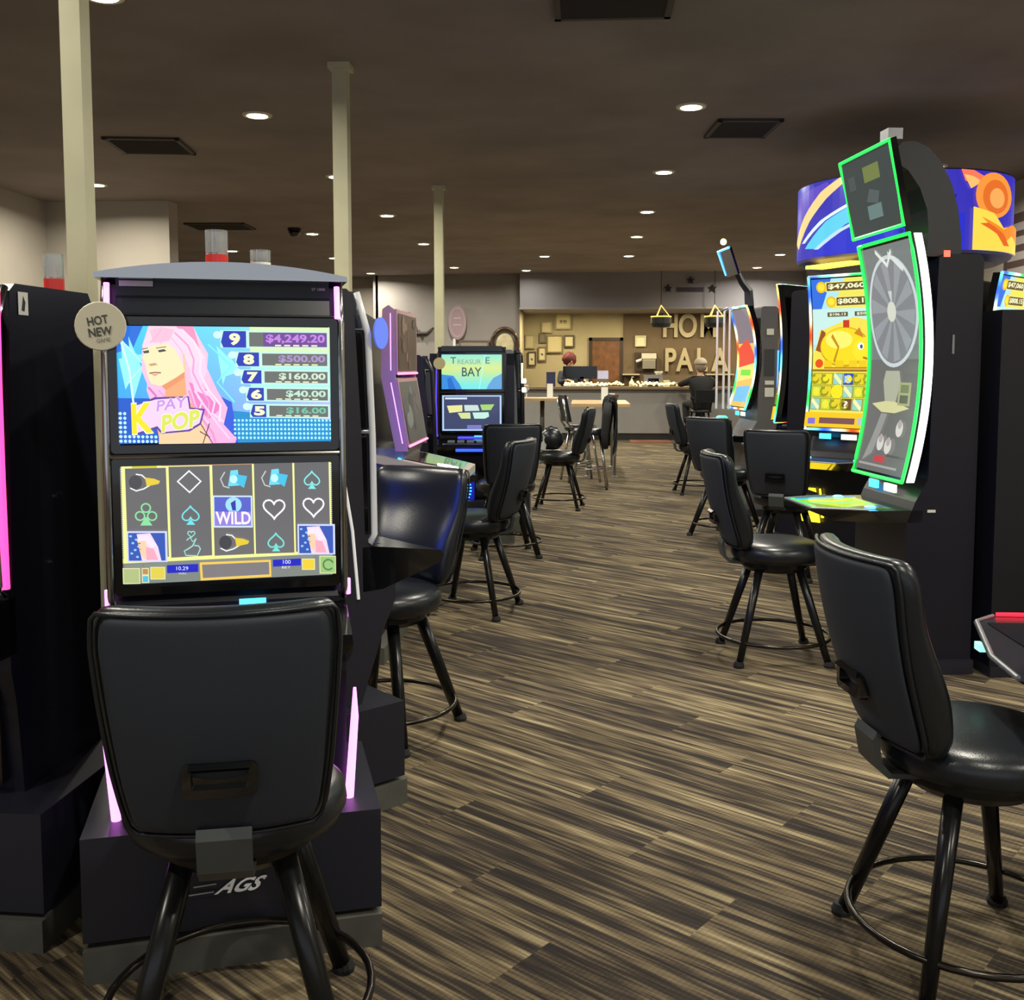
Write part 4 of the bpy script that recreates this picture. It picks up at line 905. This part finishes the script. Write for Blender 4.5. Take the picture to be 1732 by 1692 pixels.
obj('under_light', slab([(-.82 + .02, -.26), (-.56, -.66), (-.46, -.64), (-.66, -.22)], Z0 - .085, Z0 - .06), mat('yellow_underlight', (250, 224, 70), .4, emit=1.6), sg)
obj('central_pillar', lathe([(.16, 0.0), (.16, Z0 - .05)], 20), blk2, sg)

# the machine further down the right side
def art_bright(cv):
    cv.rect(0, 0, 1, 1, (232, 190, 90)); cv.rect(0, 0, 1, .35, (120, 110, 120)); cv.poly([(0, .4), (.6, .3), (1, .5), (1, .62), (0, .6)], (226, 60, 30)); cv.poly([(0, .6), (1, .55), (1, .7), (0, .75)], (250, 224, 120)); cv.poly([(.1, .8), (.9, .78), (.9, .95), (.1, .95)], (110, 190, 240)); cv.rect(.2, .62, .8, .68, (120, 220, 60))
m4 = tall('slot machine beyond the pig screen, curved rainbow edge and a blue-lit top arm', (1.57, 10.55, 0), -82, 1.065, 2.085, art_bright, 'rain', sag=.10, side=None, cab=mat('kiosk_grey_paint', (104, 102, 106), .5, metal=.2), body_top=2.06, deep=.31)
for a in ((.20, .27, 1.80, 1.86), (.19, .28, 1.31, 1.35), (.19, .28, 1.19, 1.28)): obj('side_plate', bx(.299, .305, *a), white, m4, bev=.002)
obj('side_display', bx(.299, .304, .18, .28, 1.40, 1.66), mat('kiosk_screen', (70, 72, 78), .3), m4)
obj('top_arm', tube([(.0, .12, 2.0), (.0, .10, 2.25), (.0, .03, 2.34), (.0, -.08, 2.55), (.0, -.14, 2.66)], [.05, .045, .035, .03, .02], seg=8), blk2, m4)
ts = obj('topper_screen', prism([(-.07, 2.40), (-.16, 2.66), (-.14, 2.67), (-.05, 2.41)], -.2, .2), gloss, m4); obj('topper_light', tube([(-.2, -.075, 2.42), (-.2, -.165, 2.66), (.2, -.165, 2.66)], .012), mat('sky_blue_led', (70, 150, 255), .3, emit=2.2), ts)
bm = bmesh.new(); bmesh.ops.create_uvsphere(bm, u_segments=12, v_segments=8, radius=.032); o = obj('lamp_ball', bm, mat('cream_lamp', (255, 234, 160), .4, emit=3), m4, smooth=True); o.location = (-.02, -.16, 2.74)
for dx_, yy in ((-.30, -.13), (-.22, -.08), (-.12, -.05)): obj('acrylic_fin', tube([(dx_, yy, 1.05), (dx_, yy, 2.06), (dx_, yy + .10, 2.10)], .012), mat('pale_lilac_fin', (224, 218, 228), .25, metal=.2), m4)
obj('green_button', lathe([(.06, .0), (.06, .03), (.04, .045)], 16, c=(-.12, -.12, .94)), mat('mint_button', (60, 220, 150), .4, emit=1.6), m4)
obj('deck_pod', bx(-.2, .0, -.18, -.05, .80, .94), gloss, m4)
def art_blue(b, y):
    cv = Canvas(flat(-.25, .25, 1.30, 1.59, y)); cv.rect(0, 0, 1, 1, (96, 90, 190)); cv.poly([(.1, .1), (.9, .05), (.7, .3)], (150, 190, 250)); cv.rect(.2, .6, .9, .75, (240, 180, 140)); cv.done('display', SCR, b)
m5 = dual('small distant slot machine with a bright blue light column', (2.31, 10.95, 0), -25, top=1.78, art1=art_blue, strip=None, trim=blk)
obj('edge_light', tube([(-.29, .06, 1.66), (-.295, .05, 1.3), (-.285, .05, .95)], .022), mat('azure_led', (50, 120, 255), .3, emit=2.4), m5)
# ---------------------------------------------------------------- counter and back wall
ct = thing('service_counter', 'long grey service counter across the back of the room', 'counter', (0, 20.8, 0))
obj('front_panel', bx(-1.27, 4.35, 0, .06, .14, 1.03), mat('grey_counter_panel', (136, 134, 130), .6, noise=.05, scale=3), ct); obj('kick_board', bx(-1.27, 4.35, .03, .09, 0, .14), mat('black_baseboard', (30, 28, 26), .5), ct)
obj('side_panel', bx(-1.27, -1.20, .06, .62, 0, 1.03), mat('grey_counter_panel', (136, 134, 130), .6), ct); obj('countertop', bx(-1.28, 4.38, -.10, .68, 1.03, 1.075), mat('brown_worktop', (120, 104, 84), .35, noise=.1), ct, bev=.008)
sl = thing('string_lights', 'warm string lights lying along the countertop', 'string lights', (0, 20.78, 1.10))
pts = []
random.seed(11)
for k in range(96):
    x = -.36 + 2.55 * k / 95; pts.append((x, .04 * math.sin(k * 1.7), .018 + .012 * math.sin(k * 2.3)))
obj('cable', tube(pts, .004, seg=5), mat('green_cable', (60, 70, 50), .6), sl)
bm = bmesh.new(); bmesh.ops.create_uvsphere(bm, u_segments=8, v_segments=6, radius=.021); b0 = obj('bulb', bm, warmbulb, sl, smooth=True); b0.location = pts[0]
for k in range(1, 92):
    if 44 < k < 50: continue
    b1 = b0.copy(); C.objects.link(b1); x, y, z = pts[k]; b1.location = (x, y - .04 + .08 * random.random(), z + .05 * random.random())
    s = .6 + .7 * random.random(); b1.scale = (s * 1.2, s, s)
# pendants
for x, l in ((1.55, 'black dome pendant lamp over the counter, left one'), (2.60, 'black dome pendant lamp over the counter, nearer the curved machine')):
    t = thing('pendant_lamp', l, 'pendant lamp', (x, 20.6, 0), 0, 'black pendant lamps')
    obj('shade', lathe([(.10, 2.26), (.17, 2.27), (.20, 2.34), (.20, 2.44), (.17, 2.475), (.05, 2.48)], 24), mat('black_shade', (30, 34, 34), .5), t, smooth=False, bev=0)
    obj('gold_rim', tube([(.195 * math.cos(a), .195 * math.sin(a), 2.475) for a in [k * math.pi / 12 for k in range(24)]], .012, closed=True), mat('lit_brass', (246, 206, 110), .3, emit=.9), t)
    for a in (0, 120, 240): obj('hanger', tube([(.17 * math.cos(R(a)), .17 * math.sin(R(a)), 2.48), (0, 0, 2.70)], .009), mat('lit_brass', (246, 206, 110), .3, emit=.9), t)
    obj('cord', tube([(0, 0, 2.70), (0, 0, H)], .006), blk, t)
# letters
for s_, x, z in (('H', 1.93, 2.40), ('O', 2.31, 2.40), ('M', 2.76, 2.40), ('P', 1.93, 1.65), ('A', 2.25, 1.65), ('L', 2.62, 1.65), ('A', 3.02, 1.65)):
    cu = bpy.data.curves.new('wall_letter', 'FONT'); cu.body = s_; cu.size = .70; cu.extrude = .03; cu.offset = .018; cu.align_x = 'CENTER'
    to = bpy.data.objects.new('tmp', cu); C.objects.link(to); dg = bpy.context.evaluated_depsgraph_get(); me = bpy.data.meshes.new_from_object(to.evaluated_get(dg))
    bpy.data.objects.remove(to)
    o = link('wall_letter', me, mat('cream_letter_board', (172, 160, 132), .5)); o.scale = (.72, 1, 1); o.rotation_euler = (R(90), 0, 0); o.location = (x, 22.9, z - .25)
    place = {('H', 2.40): 'first of the upper row', ('O', 2.40): 'second of the upper row', ('M', 2.40): 'third of the upper row', ('P', 1.65): 'first of the lower row', ('L', 1.65): 'third of the lower row'}.get((s_, z), 'second of the lower row' if x < 2.5 else 'last of the lower row')
    tag(o, 'cream capital letter %s on the brown wall, %s' % (s_, place), 'letter', 'wall letters')
def star(cx_, cz_, r):
    bm = bmesh.new(); pl = []
    for k in range(10):
        a = R(90 + 36 * k); q = r if k % 2 == 0 else r * .4; pl.append((cx_ + q * math.cos(a), cz_ + q * math.sin(a)))
    return plate(pl, 20.765, 20.785)
for x, z, l in ((1.70, 3.04, 'left'), (2.14, 3.20, 'upper middle'), (2.58, 3.04, 'right')):
    tag(obj('wall_star', star(x, z, .09), blk), 'small black star on the soffit, %s of the three' % l, 'wall decoration', 'soffit stars')
cv = Canvas(lambda u, v, h: (1.87 + u * .53, 20.785 - .004 - h, 3.09 - v * .14)); cv.rect(0, .2, 1, .8, (58, 55, 64)); tag(cv.done('soffit_banner', PRINT), 'dark lettered strip between the stars on the soffit', 'sign')
# frames
def frame(x, y, z, w_, h_, fc, pc, label, ang=0, art=None, fw=.03):
    t = thing('picture_frame', label, 'picture', (x, y, z), ang, 'framed pictures on the back wall')
    bm = bmesh.new(); bezel(bm, -w_ / 2, w_ / 2, -h_ / 2, h_ / 2, -.03, 0, fw, .008); obj('frame', bm, mat('frame_%d_%d_%d' % fc, fc, .5), t)
    cv = Canvas(lambda u, v, h: ((u - .5) * (w_ - fw), -.010 - h, (.5 - v) * (h_ - fw))); cv.rect(0, 0, 1, 1, pc)
    if art: art(cv)
    cv.done('print', PRINT, t)
dkf = (66, 54, 40); tnf = (150, 136, 100)
def sm(cv): cv.circ(.5, .55, .14, .09, (80, 74, 60)); cv.circ(.38, .5, .08, .06, (120, 108, 84))
def band(cv): cv.circ(.35, .5, .1, .1, (120, 110, 90)); cv.circ(.6, .5, .14, .1, (130, 118, 96)); cv.rect(.2, .62, .8, .66, (170, 160, 130))
frame(-.43, 22.96, 2.49, .36, .36, tnf, (210, 198, 150), 'large square pale print, topmost of the gallery', art=band)
frame(-.80, 22.96, 2.36, .25, .26, tnf, (196, 184, 146), 'pale square print left of and below the topmost one')
frame(-1.17, 22.96, 2.05, .22, .32, (160, 148, 116), (184, 172, 138), 'pale upright print at the left end of the gallery')
frame(-.89, 22.96, 2.13, .16, .22, (96, 86, 66), (116, 108, 88), 'tiny grey picture amid the gallery frames')
frame(-.62, 22.96, 1.99, .36, .40, (120, 106, 70), (196, 182, 138), 'large tan-framed certificate above the red-haired person')
frame(-.30, 22.96, 2.05, .23, .27, dkf, (210, 198, 156), 'black-framed certificate nearest the door')
frame(-1.13, 22.96, 1.66, .19, .32, dkf, (206, 196, 160), 'dark-framed small print, lowest left of the gallery', art=sm)
frame(-.90, 22.96, 1.77, .19, .32, (110, 96, 68), (204, 192, 156), 'brown-framed upright print right of the lowest one', art=sm)
frame(1.28, 22.92, 2.05, .24, .24, (196, 190, 160), (214, 208, 176), 'plain white square on the brown wall above the dispenser')
frame(-2.24, 21.17, 1.85, .62, .36, (110, 96, 84), (150, 138, 124), 'wide framed picture on the grey wall behind the BAY screen')
# wreath / round mirror
t = thing('wall_wreath', 'round dark ring wreath with cream cloth on the grey wall', 'wreath', (-1.60, 21.12, 1.93))
obj('ring', tube([(.27 * math.cos(a), 0, .34 * math.sin(a)) for a in [k * math.pi / 14 for k in range(28)]], .04, closed=True), mat('dark_copper', (88, 66, 50), .35, metal=.6), t, smooth=True)
bm = bmesh.new(); bmesh.ops.create_uvsphere(bm, u_segments=18, v_segments=12, radius=1)
for v in bm.verts: v.co = Vector((v.co.x * .19 * (1 + .15 * v.co.z), v.co.y * .04, v.co.z * .30 - .06))
obj('cloth', bm, mat('cream_cloth', (196, 186, 146), .8, noise=.2, scale=8), t, smooth=True)
t = thing('wall_plaque', 'pink oval sign standing above the BAY machine on the wall', 'sign', (-2.58, 21.12, 2.40))
bm = plate([(.19 * math.cos(a), .36 * math.sin(a)) for a in [k * math.pi / 14 for k in range(28)]], -.02, .02); obj('oval_board', bm, mat('dusty_pink_board', (150, 128, 134), .6), t)
cv = Canvas(lambda u, v, h: ((u - .5) * .36, -.022 - h, (.5 - v) * .7)); cv.line([(.5 + .42 * math.cos(a), .5 + .42 * math.sin(a)) for a in [k * math.pi / 12 for k in range(24)]], .03, (176, 158, 160), closed=True); cv.rect(.3, .36, .7, .40, (176, 160, 164)); cv.rect(.26, .56, .74, .60, (176, 160, 164)); cv.done('oval_print', PRINT, t)
obj('bracket', bx(-.09, -.04, -.02, .08, -.95, -.34), white, t)
t = thing('antler_mount', 'small dark antler-like hook on the grey wall', 'wall decoration', (-3.42, 21.16, 2.17))
obj('branch', tube([(-.3, 0, -.04), (0, 0, 0), (.2, 0, .0), (.34, 0, .12)], [.03, .04, .04, .02], seg=8), mat('dark_bronze', (58, 50, 46), .5), t, smooth=True)
obj('prong', tube([(0, 0, 0), (-.02, 0, .14)], [.025, .012]), mat('dark_bronze', (58, 50, 46), .5), t); obj('prong', tube([(.1, 0, 0), (.12, 0, -.12)], [.025, .012]), mat('dark_bronze', (58, 50, 46), .5), t)
# dispenser, shelves, counter things
t = thing('paper_dispenser', 'pale dispenser on a dark board on the brown wall', 'dispenser', (1.42, 22.9, 0))
obj('board', bx(-.27, .22, 0, .05, 1.38, 1.80), mat('dark_wood_board', (58, 42, 32), .5), t)
obj('body', prism([(-.16, 1.44), (-.18, 1.62), (-.14, 1.76), (0, 1.76), (0, 1.44)], -.10, .18), mat('grey_dispenser', (130, 126, 118), .4), t, bev=.01); obj('lid', prism([(-.185, 1.66), (-.15, 1.78), (0, 1.78), (0, 1.66)], -.12, .20), mat('pale_dispenser_lid', (176, 170, 158), .4), t, bev=.01); obj('spout', tube([(-.12, -.1, 1.64), (-.24, -.12, 1.60)], .03), white, t)
t = obj('wall_shelf', bx(.88, 1.25, 22.6, 22.95, 1.30, 1.33), mat('pale_shelf', (170, 160, 144), .5), bev=.004); tag(t, 'short pale wall shelf left of the dispenser', 'shelf')
t = obj('wall_shelf', bx(2.70, 3.3, 22.6, 22.95, 1.30, 1.33), mat('pale_shelf', (170, 160, 144), .5), bev=.004); tag(t, 'pale shelf right of the person in the cap', 'shelf')
t = thing('espresso_machine', 'chrome and white drinks machine on the counter below the dispenser', 'appliance', (1.47, 21.25, 1.075))
obj('body', bx(-.20, .18, 0, .25, 0, .24), silver, t, bev=.02); obj('hopper', lathe([(.05, .24), (.09, .30), (.08, .31)], 14, c=(.1, .1, 0)), white, t); obj('drip_tray', bx(-.12, .1, -.06, 0, .0, .03), gloss, t); obj('front_opening', bx(-.12, .10, -.005, .0, .06, .17), gloss, t)
t = thing('soap_bottle', 'cream pump bottle on the counter before the drinks machine', 'bottle', (1.0, 20.95, 1.075)); obj('body', lathe([(.04, 0), (.055, .02), (.05, .10), (.02, .14), (.015, .16)], 14), mat('cream_bottle', (236, 228, 170), .4), t, smooth=True); obj('pump', tube([(0, 0, .16), (0, 0, .20), (.04, 0, .20)], .008), white, t)
t = thing('counter_box', 'small cream box on the counter near the seated person', 'box', (1.72, 21.2, 1.075)); obj('body', bx(-.06, .06, -.05, .05, 0, .12), mat('cream_bottle', (236, 228, 170), .4), t, bev=.008); obj('lid', bx(-.063, .063, -.053, .053, .12, .135), white, t)
t = thing('cash_monitor', 'wide black monitor back on the counter in front of the red-haired person', 'monitor', (.0, 21.15, 1.075)); obj('panel', plate(rrect(-.40, .30, .16, .42, .02), 0, .04), gloss, t); obj('stand', bx(-.05, .03, .0, .1, 0, .2), blk, t); obj('base', bx(-.12, .1, -.03, .16, 0, .015), blk, t)
t = thing('paper_stack', 'row of white papers on the counter under the black monitor', 'papers', (-.02, 20.98, 1.075)); obj('sheets', bx(-.33, .2, 0, .05, 0, .08), white, t, bev=.004); obj('tray', bx(-.35, .22, -.01, .07, 0, .012), blk, t)
t = thing('till', 'grey till with a pale screen right of the black monitor', 'till', (.42, 21.1, 1.075)); obj('body', bx(-.12, .12, 0, .2, 0, .16), mat('kiosk_grey_paint', (104, 102, 106), .5), t, bev=.01); obj('screen', prism([(-.01, .16), (.03, .33), (.05, .33), (.03, .16)], -.11, .11), mat('pale_lilac_screen', (170, 170, 200), .4, emit=.2), t)
t = thing('blue_box', 'dark blue box at the left end of the counter', 'box', (-.66, 21.1, 1.075)); obj('body', bx(-.08, .10, 0, .2, 0, .28), mat('navy_card', (38, 44, 84), .6), t, bev=.006); obj('lid', bx(-.085, .105, -.005, .205, .28, .30), mat('navy_card', (38, 44, 84), .6), t)
t = obj('rug', bx(.95, 1.75, 20.1, 20.75, 0, .012), mat('terracotta_rug', (146, 96, 70), .9, noise=.2, scale=30)); tag(t, 'thin reddish mat along the foot of the counter', 'rug')
# right wall board
t = thing('house_rules_board', 'dark brown board with rows of white words high on the right wall', 'sign', (4.37, 10.6, 0)); obj('board', bx(-.03, .02, -.42, .42, 1.86, 3.02), mat('dark_brown_board', (70, 54, 50), .6), t, bev=.004)
cv = Canvas(lambda u, v, h: (-.032 - h, .42 - u * .84, 3.02 - v * 1.16)); 
for k, s_ in enumerate(('NO', 'CHIPS', 'MAY BE', 'HOLD', 'HELD')):
    z = (.12, .24, .37, .50, .66)[k]
    if k < 4: cv.rect(.12, z - .035, .82, z + .035, (150, 142, 138))
    else: cv.text('HELD', .5, z, .10, (168, 160, 156), .7, .01)
cv.done('board_lettering', PRINT, t)

# ---------------------------------------------------------------- tables
wood = mat('light_oak_top', (186, 154, 108), .4, noise=.12, scale=6); pipe = mat('galvanised_pipe', (150, 152, 150), .3, metal=.7)
t = thing('high_table', 'long light-wood high table on pipe legs in front of the counter', 'table', (.22, 14.35, 0), 0)
obj('tabletop', bx(-.37, .42, -.62, 1.0, .95, .99), wood, t, bev=.008)
for x, y in ((.22, -.54), (.22, .85), (-.14, -.52), (-.14, .85)):
    l = obj('leg', tube([(x, y, .0), (x, y, .95)], .018, seg=10), pipe, t, smooth=True); obj('floor_flange', lathe([(.05, 0), (.05, .008), (.022, .02)], 14, c=(x, y, 0)), pipe, l); obj('coupling', lathe([(.026, .28), (.026, .32)], 12, c=(x, y, 0)), pipe, l)
t = thing('high_table', 'smaller pedestal high table left of the long wooden one', 'table', (-.62, 15.9, 0)); obj('tabletop', bx(-.45, .40, -.35, .35, .97, 1.005), wood, t, bev=.008); obj('pedestal', tube([(0, 0, .02), (0, 0, .97)], .035, seg=12), mat('dark_pedestal', (70, 62, 54), .4), t, smooth=True); obj('base', lathe([(.25, 0), (.25, .012), (.05, .035)], 24), blk2, t)
for x, y, z, l in ((.30, 13.9, .99, 'folded white menu card standing on the long wooden table'), (-.50, 15.85, 1.005, 'white card holder on the pedestal table')):
    t = thing('table_card', l, 'table card', (x, y, z)); obj('card', prism([(-.04, 0), (0, .22), (.04, 0), (.034, 0), (0, .20), (-.034, 0)], -.045, .045), white, t)
    obj('stand', bx(-.06, .06, -.05, .05, 0, .006), white, t)
t = thing('drinking_glass', 'pale glass on the pedestal table, left end', 'glass', (-.86, 15.8, 1.005)); obj('bowl', lathe([(.03, 0), (.03, .01), (.01, .02), (.01, .1), (.04, .13), (.045, .2)], 14), clear, t, smooth=True); obj('coaster', lathe([(.05, -.0), (.05, .004)], 14), white, t)
t = thing('condiment_basket', 'small brown basket at the far right of the long wooden table', 'basket', (.42, 14.6, .99)); obj('basket', lathe([(.07, 0), (.10, .10), (.09, .10), (.06, .02)], 16), mat('brown_wicker', (96, 74, 52), .7, noise=.3, scale=60), t); obj('napkins', bx(-.04, .04, -.03, .03, .02, .12), white, t)
# bar chairs at the table
def bar_chair(x, y, rz, label, jacket=False):
    t = thing('bar_chair', label, 'bar chair', (x, y, 0), rz, 'bar chairs at the high table')
    obj('seat', lathe([(.05, .66), (.2, .66), (.215, .69), (.2, .73), (.05, .74)], 24), vinyl, t, smooth=True)
    obj('backrest', prism([(-.20, .78), (-.26, 1.12), (-.235, 1.13), (-.16, .78)], -.17, .17), vinyl, t, bev=.015)
    for s in (-1, 1):
        obj('back_frame', tube([(s * .15, -.14, .66), (s * .15, -.22, .78), (s * .15, -.272, 1.08)], .014), chrome, t, smooth=True)
        for q in (-1, 1): obj('leg', tube([(s * .12, q * .12, .66), (s * .21, q * .21, 0)], .016), chrome, t, smooth=True)
    obj('footrest', tube([(.19 * math.cos(a), .19 * math.sin(a), .25) for a in [k * math.pi / 10 for k in range(20)]], .009, closed=True), chrome, t)
    return t
bar_chair(-.02, 13.30, -75, 'black bar chair with chrome frame at the left end of the long table')
bar_chair(.10, 12.55, 88, 'black bar chair nearest the viewer, hung with a dark jacket, at the long table')
jm = mat('black_jacket_cloth', (28, 29, 31), .8, noise=.2, scale=30, bump=.3)
t = thing('draped_jacket', 'black jacket draped over a bar chair back by the long table', 'jacket', (.33, 12.56, 0), 85)
bm = bmesh.new(); nu, nv = 14, 16; V = {}
for i in range(nu + 1):
    for j in range(nv + 1):
        x = (i / nu - .5) * .42; tt = j / nv; ang = math.pi * tt
        if tt < .42: y, z = -.075, 1.10 - (.42 - tt) * 1.5
        elif tt > .58: y, z = .06, 1.10 - (tt - .58) * 1.1
        else: y, z = -.075 + (tt - .42) / .16 * .135, 1.10 + .05 * math.sin(math.pi * (tt - .42) / .16)
        z -= .10 * abs(x / .25) ** 3; y += .02 * math.sin(x * 34 + z * 6)
        V[i, j] = bm.verts.new((x, y, z))
for i in range(nu):
    for j in range(nv): bm.faces.new((V[i, j], V[i + 1, j], V[i + 1, j + 1], V[i, j + 1]))
bmesh.ops.solidify(bm, geom=bm.faces[:], thickness=.02); obj('jacket_body', bm, jm, t, smooth=True)
for s in (-1, 1): obj('sleeve', tube([(s * .19, 0, 1.05), (s * .23, .02, .88), (s * .23, .04, .66), (s * .22, .03, .50)], [.05, .055, .045, .035], seg=12), jm, t, smooth=True)

# ---------------------------------------------------------------- people
def skin(name, joints, edges, m, parent=None, sub=2, root=0):
    bm = bmesh.new(); lay = bm.verts.layers.skin.verify(); vs = []
    for k, (p, r) in enumerate(joints):
        v = bm.verts.new(p); v[lay].radius = (r, r) if not isinstance(r, tuple) else r; v[lay].use_root = (k == root); vs.append(v)
    for a, b in edges: bm.edges.new((vs[a], vs[b]))
    me = bpy.data.meshes.new(name); bm.to_mesh(me); bm.free()
    o = link(name, me, m, parent); md = o.modifiers.new('skin', 'SKIN'); md.use_smooth_shade = True
    s = o.modifiers.new('subdivision', 'SUBSURF'); s.levels = sub; s.render_levels = sub
    return o
skinm = mat('skin_tone', (206, 160, 128), .55)
def person(label, loc, rz, seated, top_m, trou_m, head_extra, arm_l, arm_r):
    """local frame faces +y; arm = (elbow, wrist, finger direction)"""
    t = thing('person', label, 'person', loc, rz)
    hz = .79 if seated else .90                          # hip height
    J = []; E_ = []
    def add(p, r, par=None):
        J.append((Vector(p), r)); k = len(J) - 1
        if par is not None: E_.append((par, k))
        return k
    hip = add((0, 0, hz), .12); wa = add((0, -.01, hz + .18), .125, hip); ch = add((0, 0, hz + .36), (.17, .12), wa); nk0 = add((0, .0, hz + .50), .07, ch); nk = add((0, .02, hz + .56), .052, nk0)
    hd0 = add((0, .035, hz + .62), .062, nk); hd1 = add((0, .03, hz + .70), (.078, .095), hd0); hd2 = add((0, .02, hz + .79), (.07, .085), hd1)
    ns = add((0, .135, hz + .685), .012, hd1)
    for s in (-1, 1): add((s * .085, .02, hz + .70), .014, hd1)
    arms = []
    for s, (el, wr, fd) in ((-1, arm_l), (1, arm_r)):
        sh = add((s * .19, 0, hz + .43), .062, ch); e = add(el, .045, sh); w_ = add(wr, .028, e); fd = Vector(fd).normalized(); pm_ = add(Vector(wr) + fd * .06, .030, w_)
        side = fd.cross(Vector((0, 0, 1))).normalized()
        for q, (o_, l_) in enumerate(((-.028, .055), (-.010, .07), (.009, .074), (.027, .065))):
            a = add(Vector(wr) + fd * .09 + side * o_, .0095, pm_); b_ = add(Vector(wr) + fd * (.09 + l_ * .55) + side * o_ + Vector((0, 0, -.008)), .008, a); add(Vector(wr) + fd * (.09 + l_) + side * o_ + Vector((0, 0, -.025)), .0065, b_)
        a = add(Vector(wr) + fd * .05 + side * (-s * .045), .010, pm_); add(Vector(wr) + fd * .085 + side * (-s * .060), .0085, a)
        arms.append((sh, e, w_))
    legs = []
    for s in (-1, 1):
        h = add((s * .09, .02 if seated else 0, hz - .03), .085, hip)
        if seated: kn = add((s * .13, .40, hz - .02), .062, h); an = add((s * .12, .36, hz - .44), .042, kn); to = add((s * .13, .48, hz - .50), .034, an)
        else: kn = add((s * .10, .02, .49), .06, h); an = add((s * .11, 0, .09), .042, kn); to = add((s * .12, .15, .04), .034, an)
        legs.append((h, kn, an, to))
    skin('body', J, E_, skinm, t)
    # jacket or shirt
    K = [(J[hip][0], .165), (J[wa][0], .18), (J[ch][0], (.24, .18)), (J[nk0][0], .085)]; F = [(0, 1), (1, 2), (2, 3)]
    for sh, e, w_ in arms:
        n0 = len(K); P0, P1, P2 = J[sh][0], J[e][0], J[w_][0]; K += [(P0, .085), (P1, .062), (P1.lerp(P2, .88), .046)]; F += [(2, n0), (n0, n0 + 1), (n0 + 1, n0 + 2)]
    skin('jacket' if seated else 'shirt', K, F, top_m, t)
    K = [(J[hip][0] - Vector((0, 0, .02)), .145)]; F = []
    for h, kn, an, to in legs:
        n0 = len(K); K += [(J[h][0], .10), (J[kn][0], .078), (J[an][0], .058)]; F += [(0, n0), (n0, n0 + 1), (n0 + 1, n0 + 2)]
    skin('trousers', K, F, trou_m, t)
    for h, kn, an, to in legs: skin('shoe', [(J[an][0] - Vector((0, 0, .02)), .05), (J[to][0], .045)], [(0, 1)], gloss, t, 1)
    c = Vector((0, .03, hz + .72))
    for s in (-1, 1):
        bm = bmesh.new(); bmesh.ops.create_uvsphere(bm, u_segments=8, v_segments=6, radius=.012); o = obj('eye', bm, mat('eye_dark', (60, 44, 34), .3), t, smooth=True); o.location = (s * .032, .118, hz + .715)
    o = obj('mouth', tube([(-.024, .117, hz + .652), (0, .124, hz + .65), (.024, .117, hz + .652)], .006), mat('lip_tone', (170, 100, 92), .5), t)
    head_extra(t, c)
    return t
def cap(t, c):
    bm = bmesh.new(); bmesh.ops.create_uvsphere(bm, u_segments=20, v_segments=12, radius=1)
    for v in bm.verts: v.co = Vector((v.co.x * .112, v.co.y * .128 - .012, max(v.co.z, -.15) * .115 + .04)) + c
    m = mat('beige_cap_cloth', (176, 160, 138), .8); k = obj('cap', bm, m, t, smooth=True)
    obj('peak', slab([(c.x + .085 * math.cos(a), c.y + .07 + .12 * math.sin(a)) for a in [j * math.pi / 8 for j in range(9)]], c.z + .03, c.z + .04), m, k)
    bm = bmesh.new(); bmesh.ops.create_uvsphere(bm, u_segments=16, v_segments=10, radius=1)
    for v in bm.verts: v.co = Vector((v.co.x * .098, v.co.y * .07 - .055, v.co.z * .10 - .03)) + c
    obj('hair', bm, mat('grey_hair', (130, 116, 98), .7), t, smooth=True)
def redhair(t, c):
    bm = bmesh.new(); bmesh.ops.create_uvsphere(bm, u_segments=24, v_segments=16, radius=1)
    for v in bm.verts:
        q = 1 + .06 * math.sin(v.co.x * 9 + v.co.z * 7); v.co = Vector((v.co.x * .155 * q, v.co.y * .14 * q - .035, v.co.z * .15 * q + .03)) + c
    obj('hair', bm, mat('dark_red_hair', (84, 22, 28), .7, noise=.35, scale=30), t, smooth=True)
jk = mat('black_jacket', (9, 9, 10), .75, noise=.2, scale=20); jn = mat('dark_trousers', (30, 32, 38), .8)
pp = person('person in a beige cap and black jacket seated at the counter, seen from behind', (2.28, 20.02, 0), 14, True, jk, jn, cap, ((-.30, .18, 1.14), (-.24, .42, 1.16), (-.2, 1, -.05)), ((.30, .16, 1.13), (.22, .40, 1.16), (.1, 1, -.05)))
pp.scale = (1.12, 1.05, 1.0)
person('person with dark red hair in a dark top working behind the counter', (-.28, 21.95, 0), 205, False, mat('dark_navy_top', (38, 44, 62), .8, noise=.2, scale=20), jn, redhair, ((-.26, .08, 1.14), (-.18, .30, 1.20), (.1, 1, 0)), ((.26, .08, 1.14), (.18, .30, 1.20), (-.1, 1, 0)))
t = thing('bar_stool', 'black bar stool with low back under the seated person', 'stool', (2.28, 20.02, 0), 14)
obj('seat', lathe([(.05, .60), (.21, .60), (.22, .63), (.2, .655), (.05, .66)], 24), vinyl, t, smooth=True)
obj('backrest', prism([(-.25, .80), (-.30, 1.04), (-.27, 1.05), (-.21, .80)], -.20, .20), vinyl, t, bev=.015)
for s in (-1, 1):
    obj('back_post', tube([(s * .14, -.15, .61), (s * .14, -.262, .86)], .014), blk, t)
    for q in (-1, 1): obj('leg', tube([(s * .12, q * .12, .60), (s * .22, q * .22, 0)], .018), legm, t, smooth=True)
obj('footrest', tube([(.215 * math.cos(a), .215 * math.sin(a), .3) for a in [k * math.pi / 12 for k in range(24)]], .010, closed=True), legm, t)
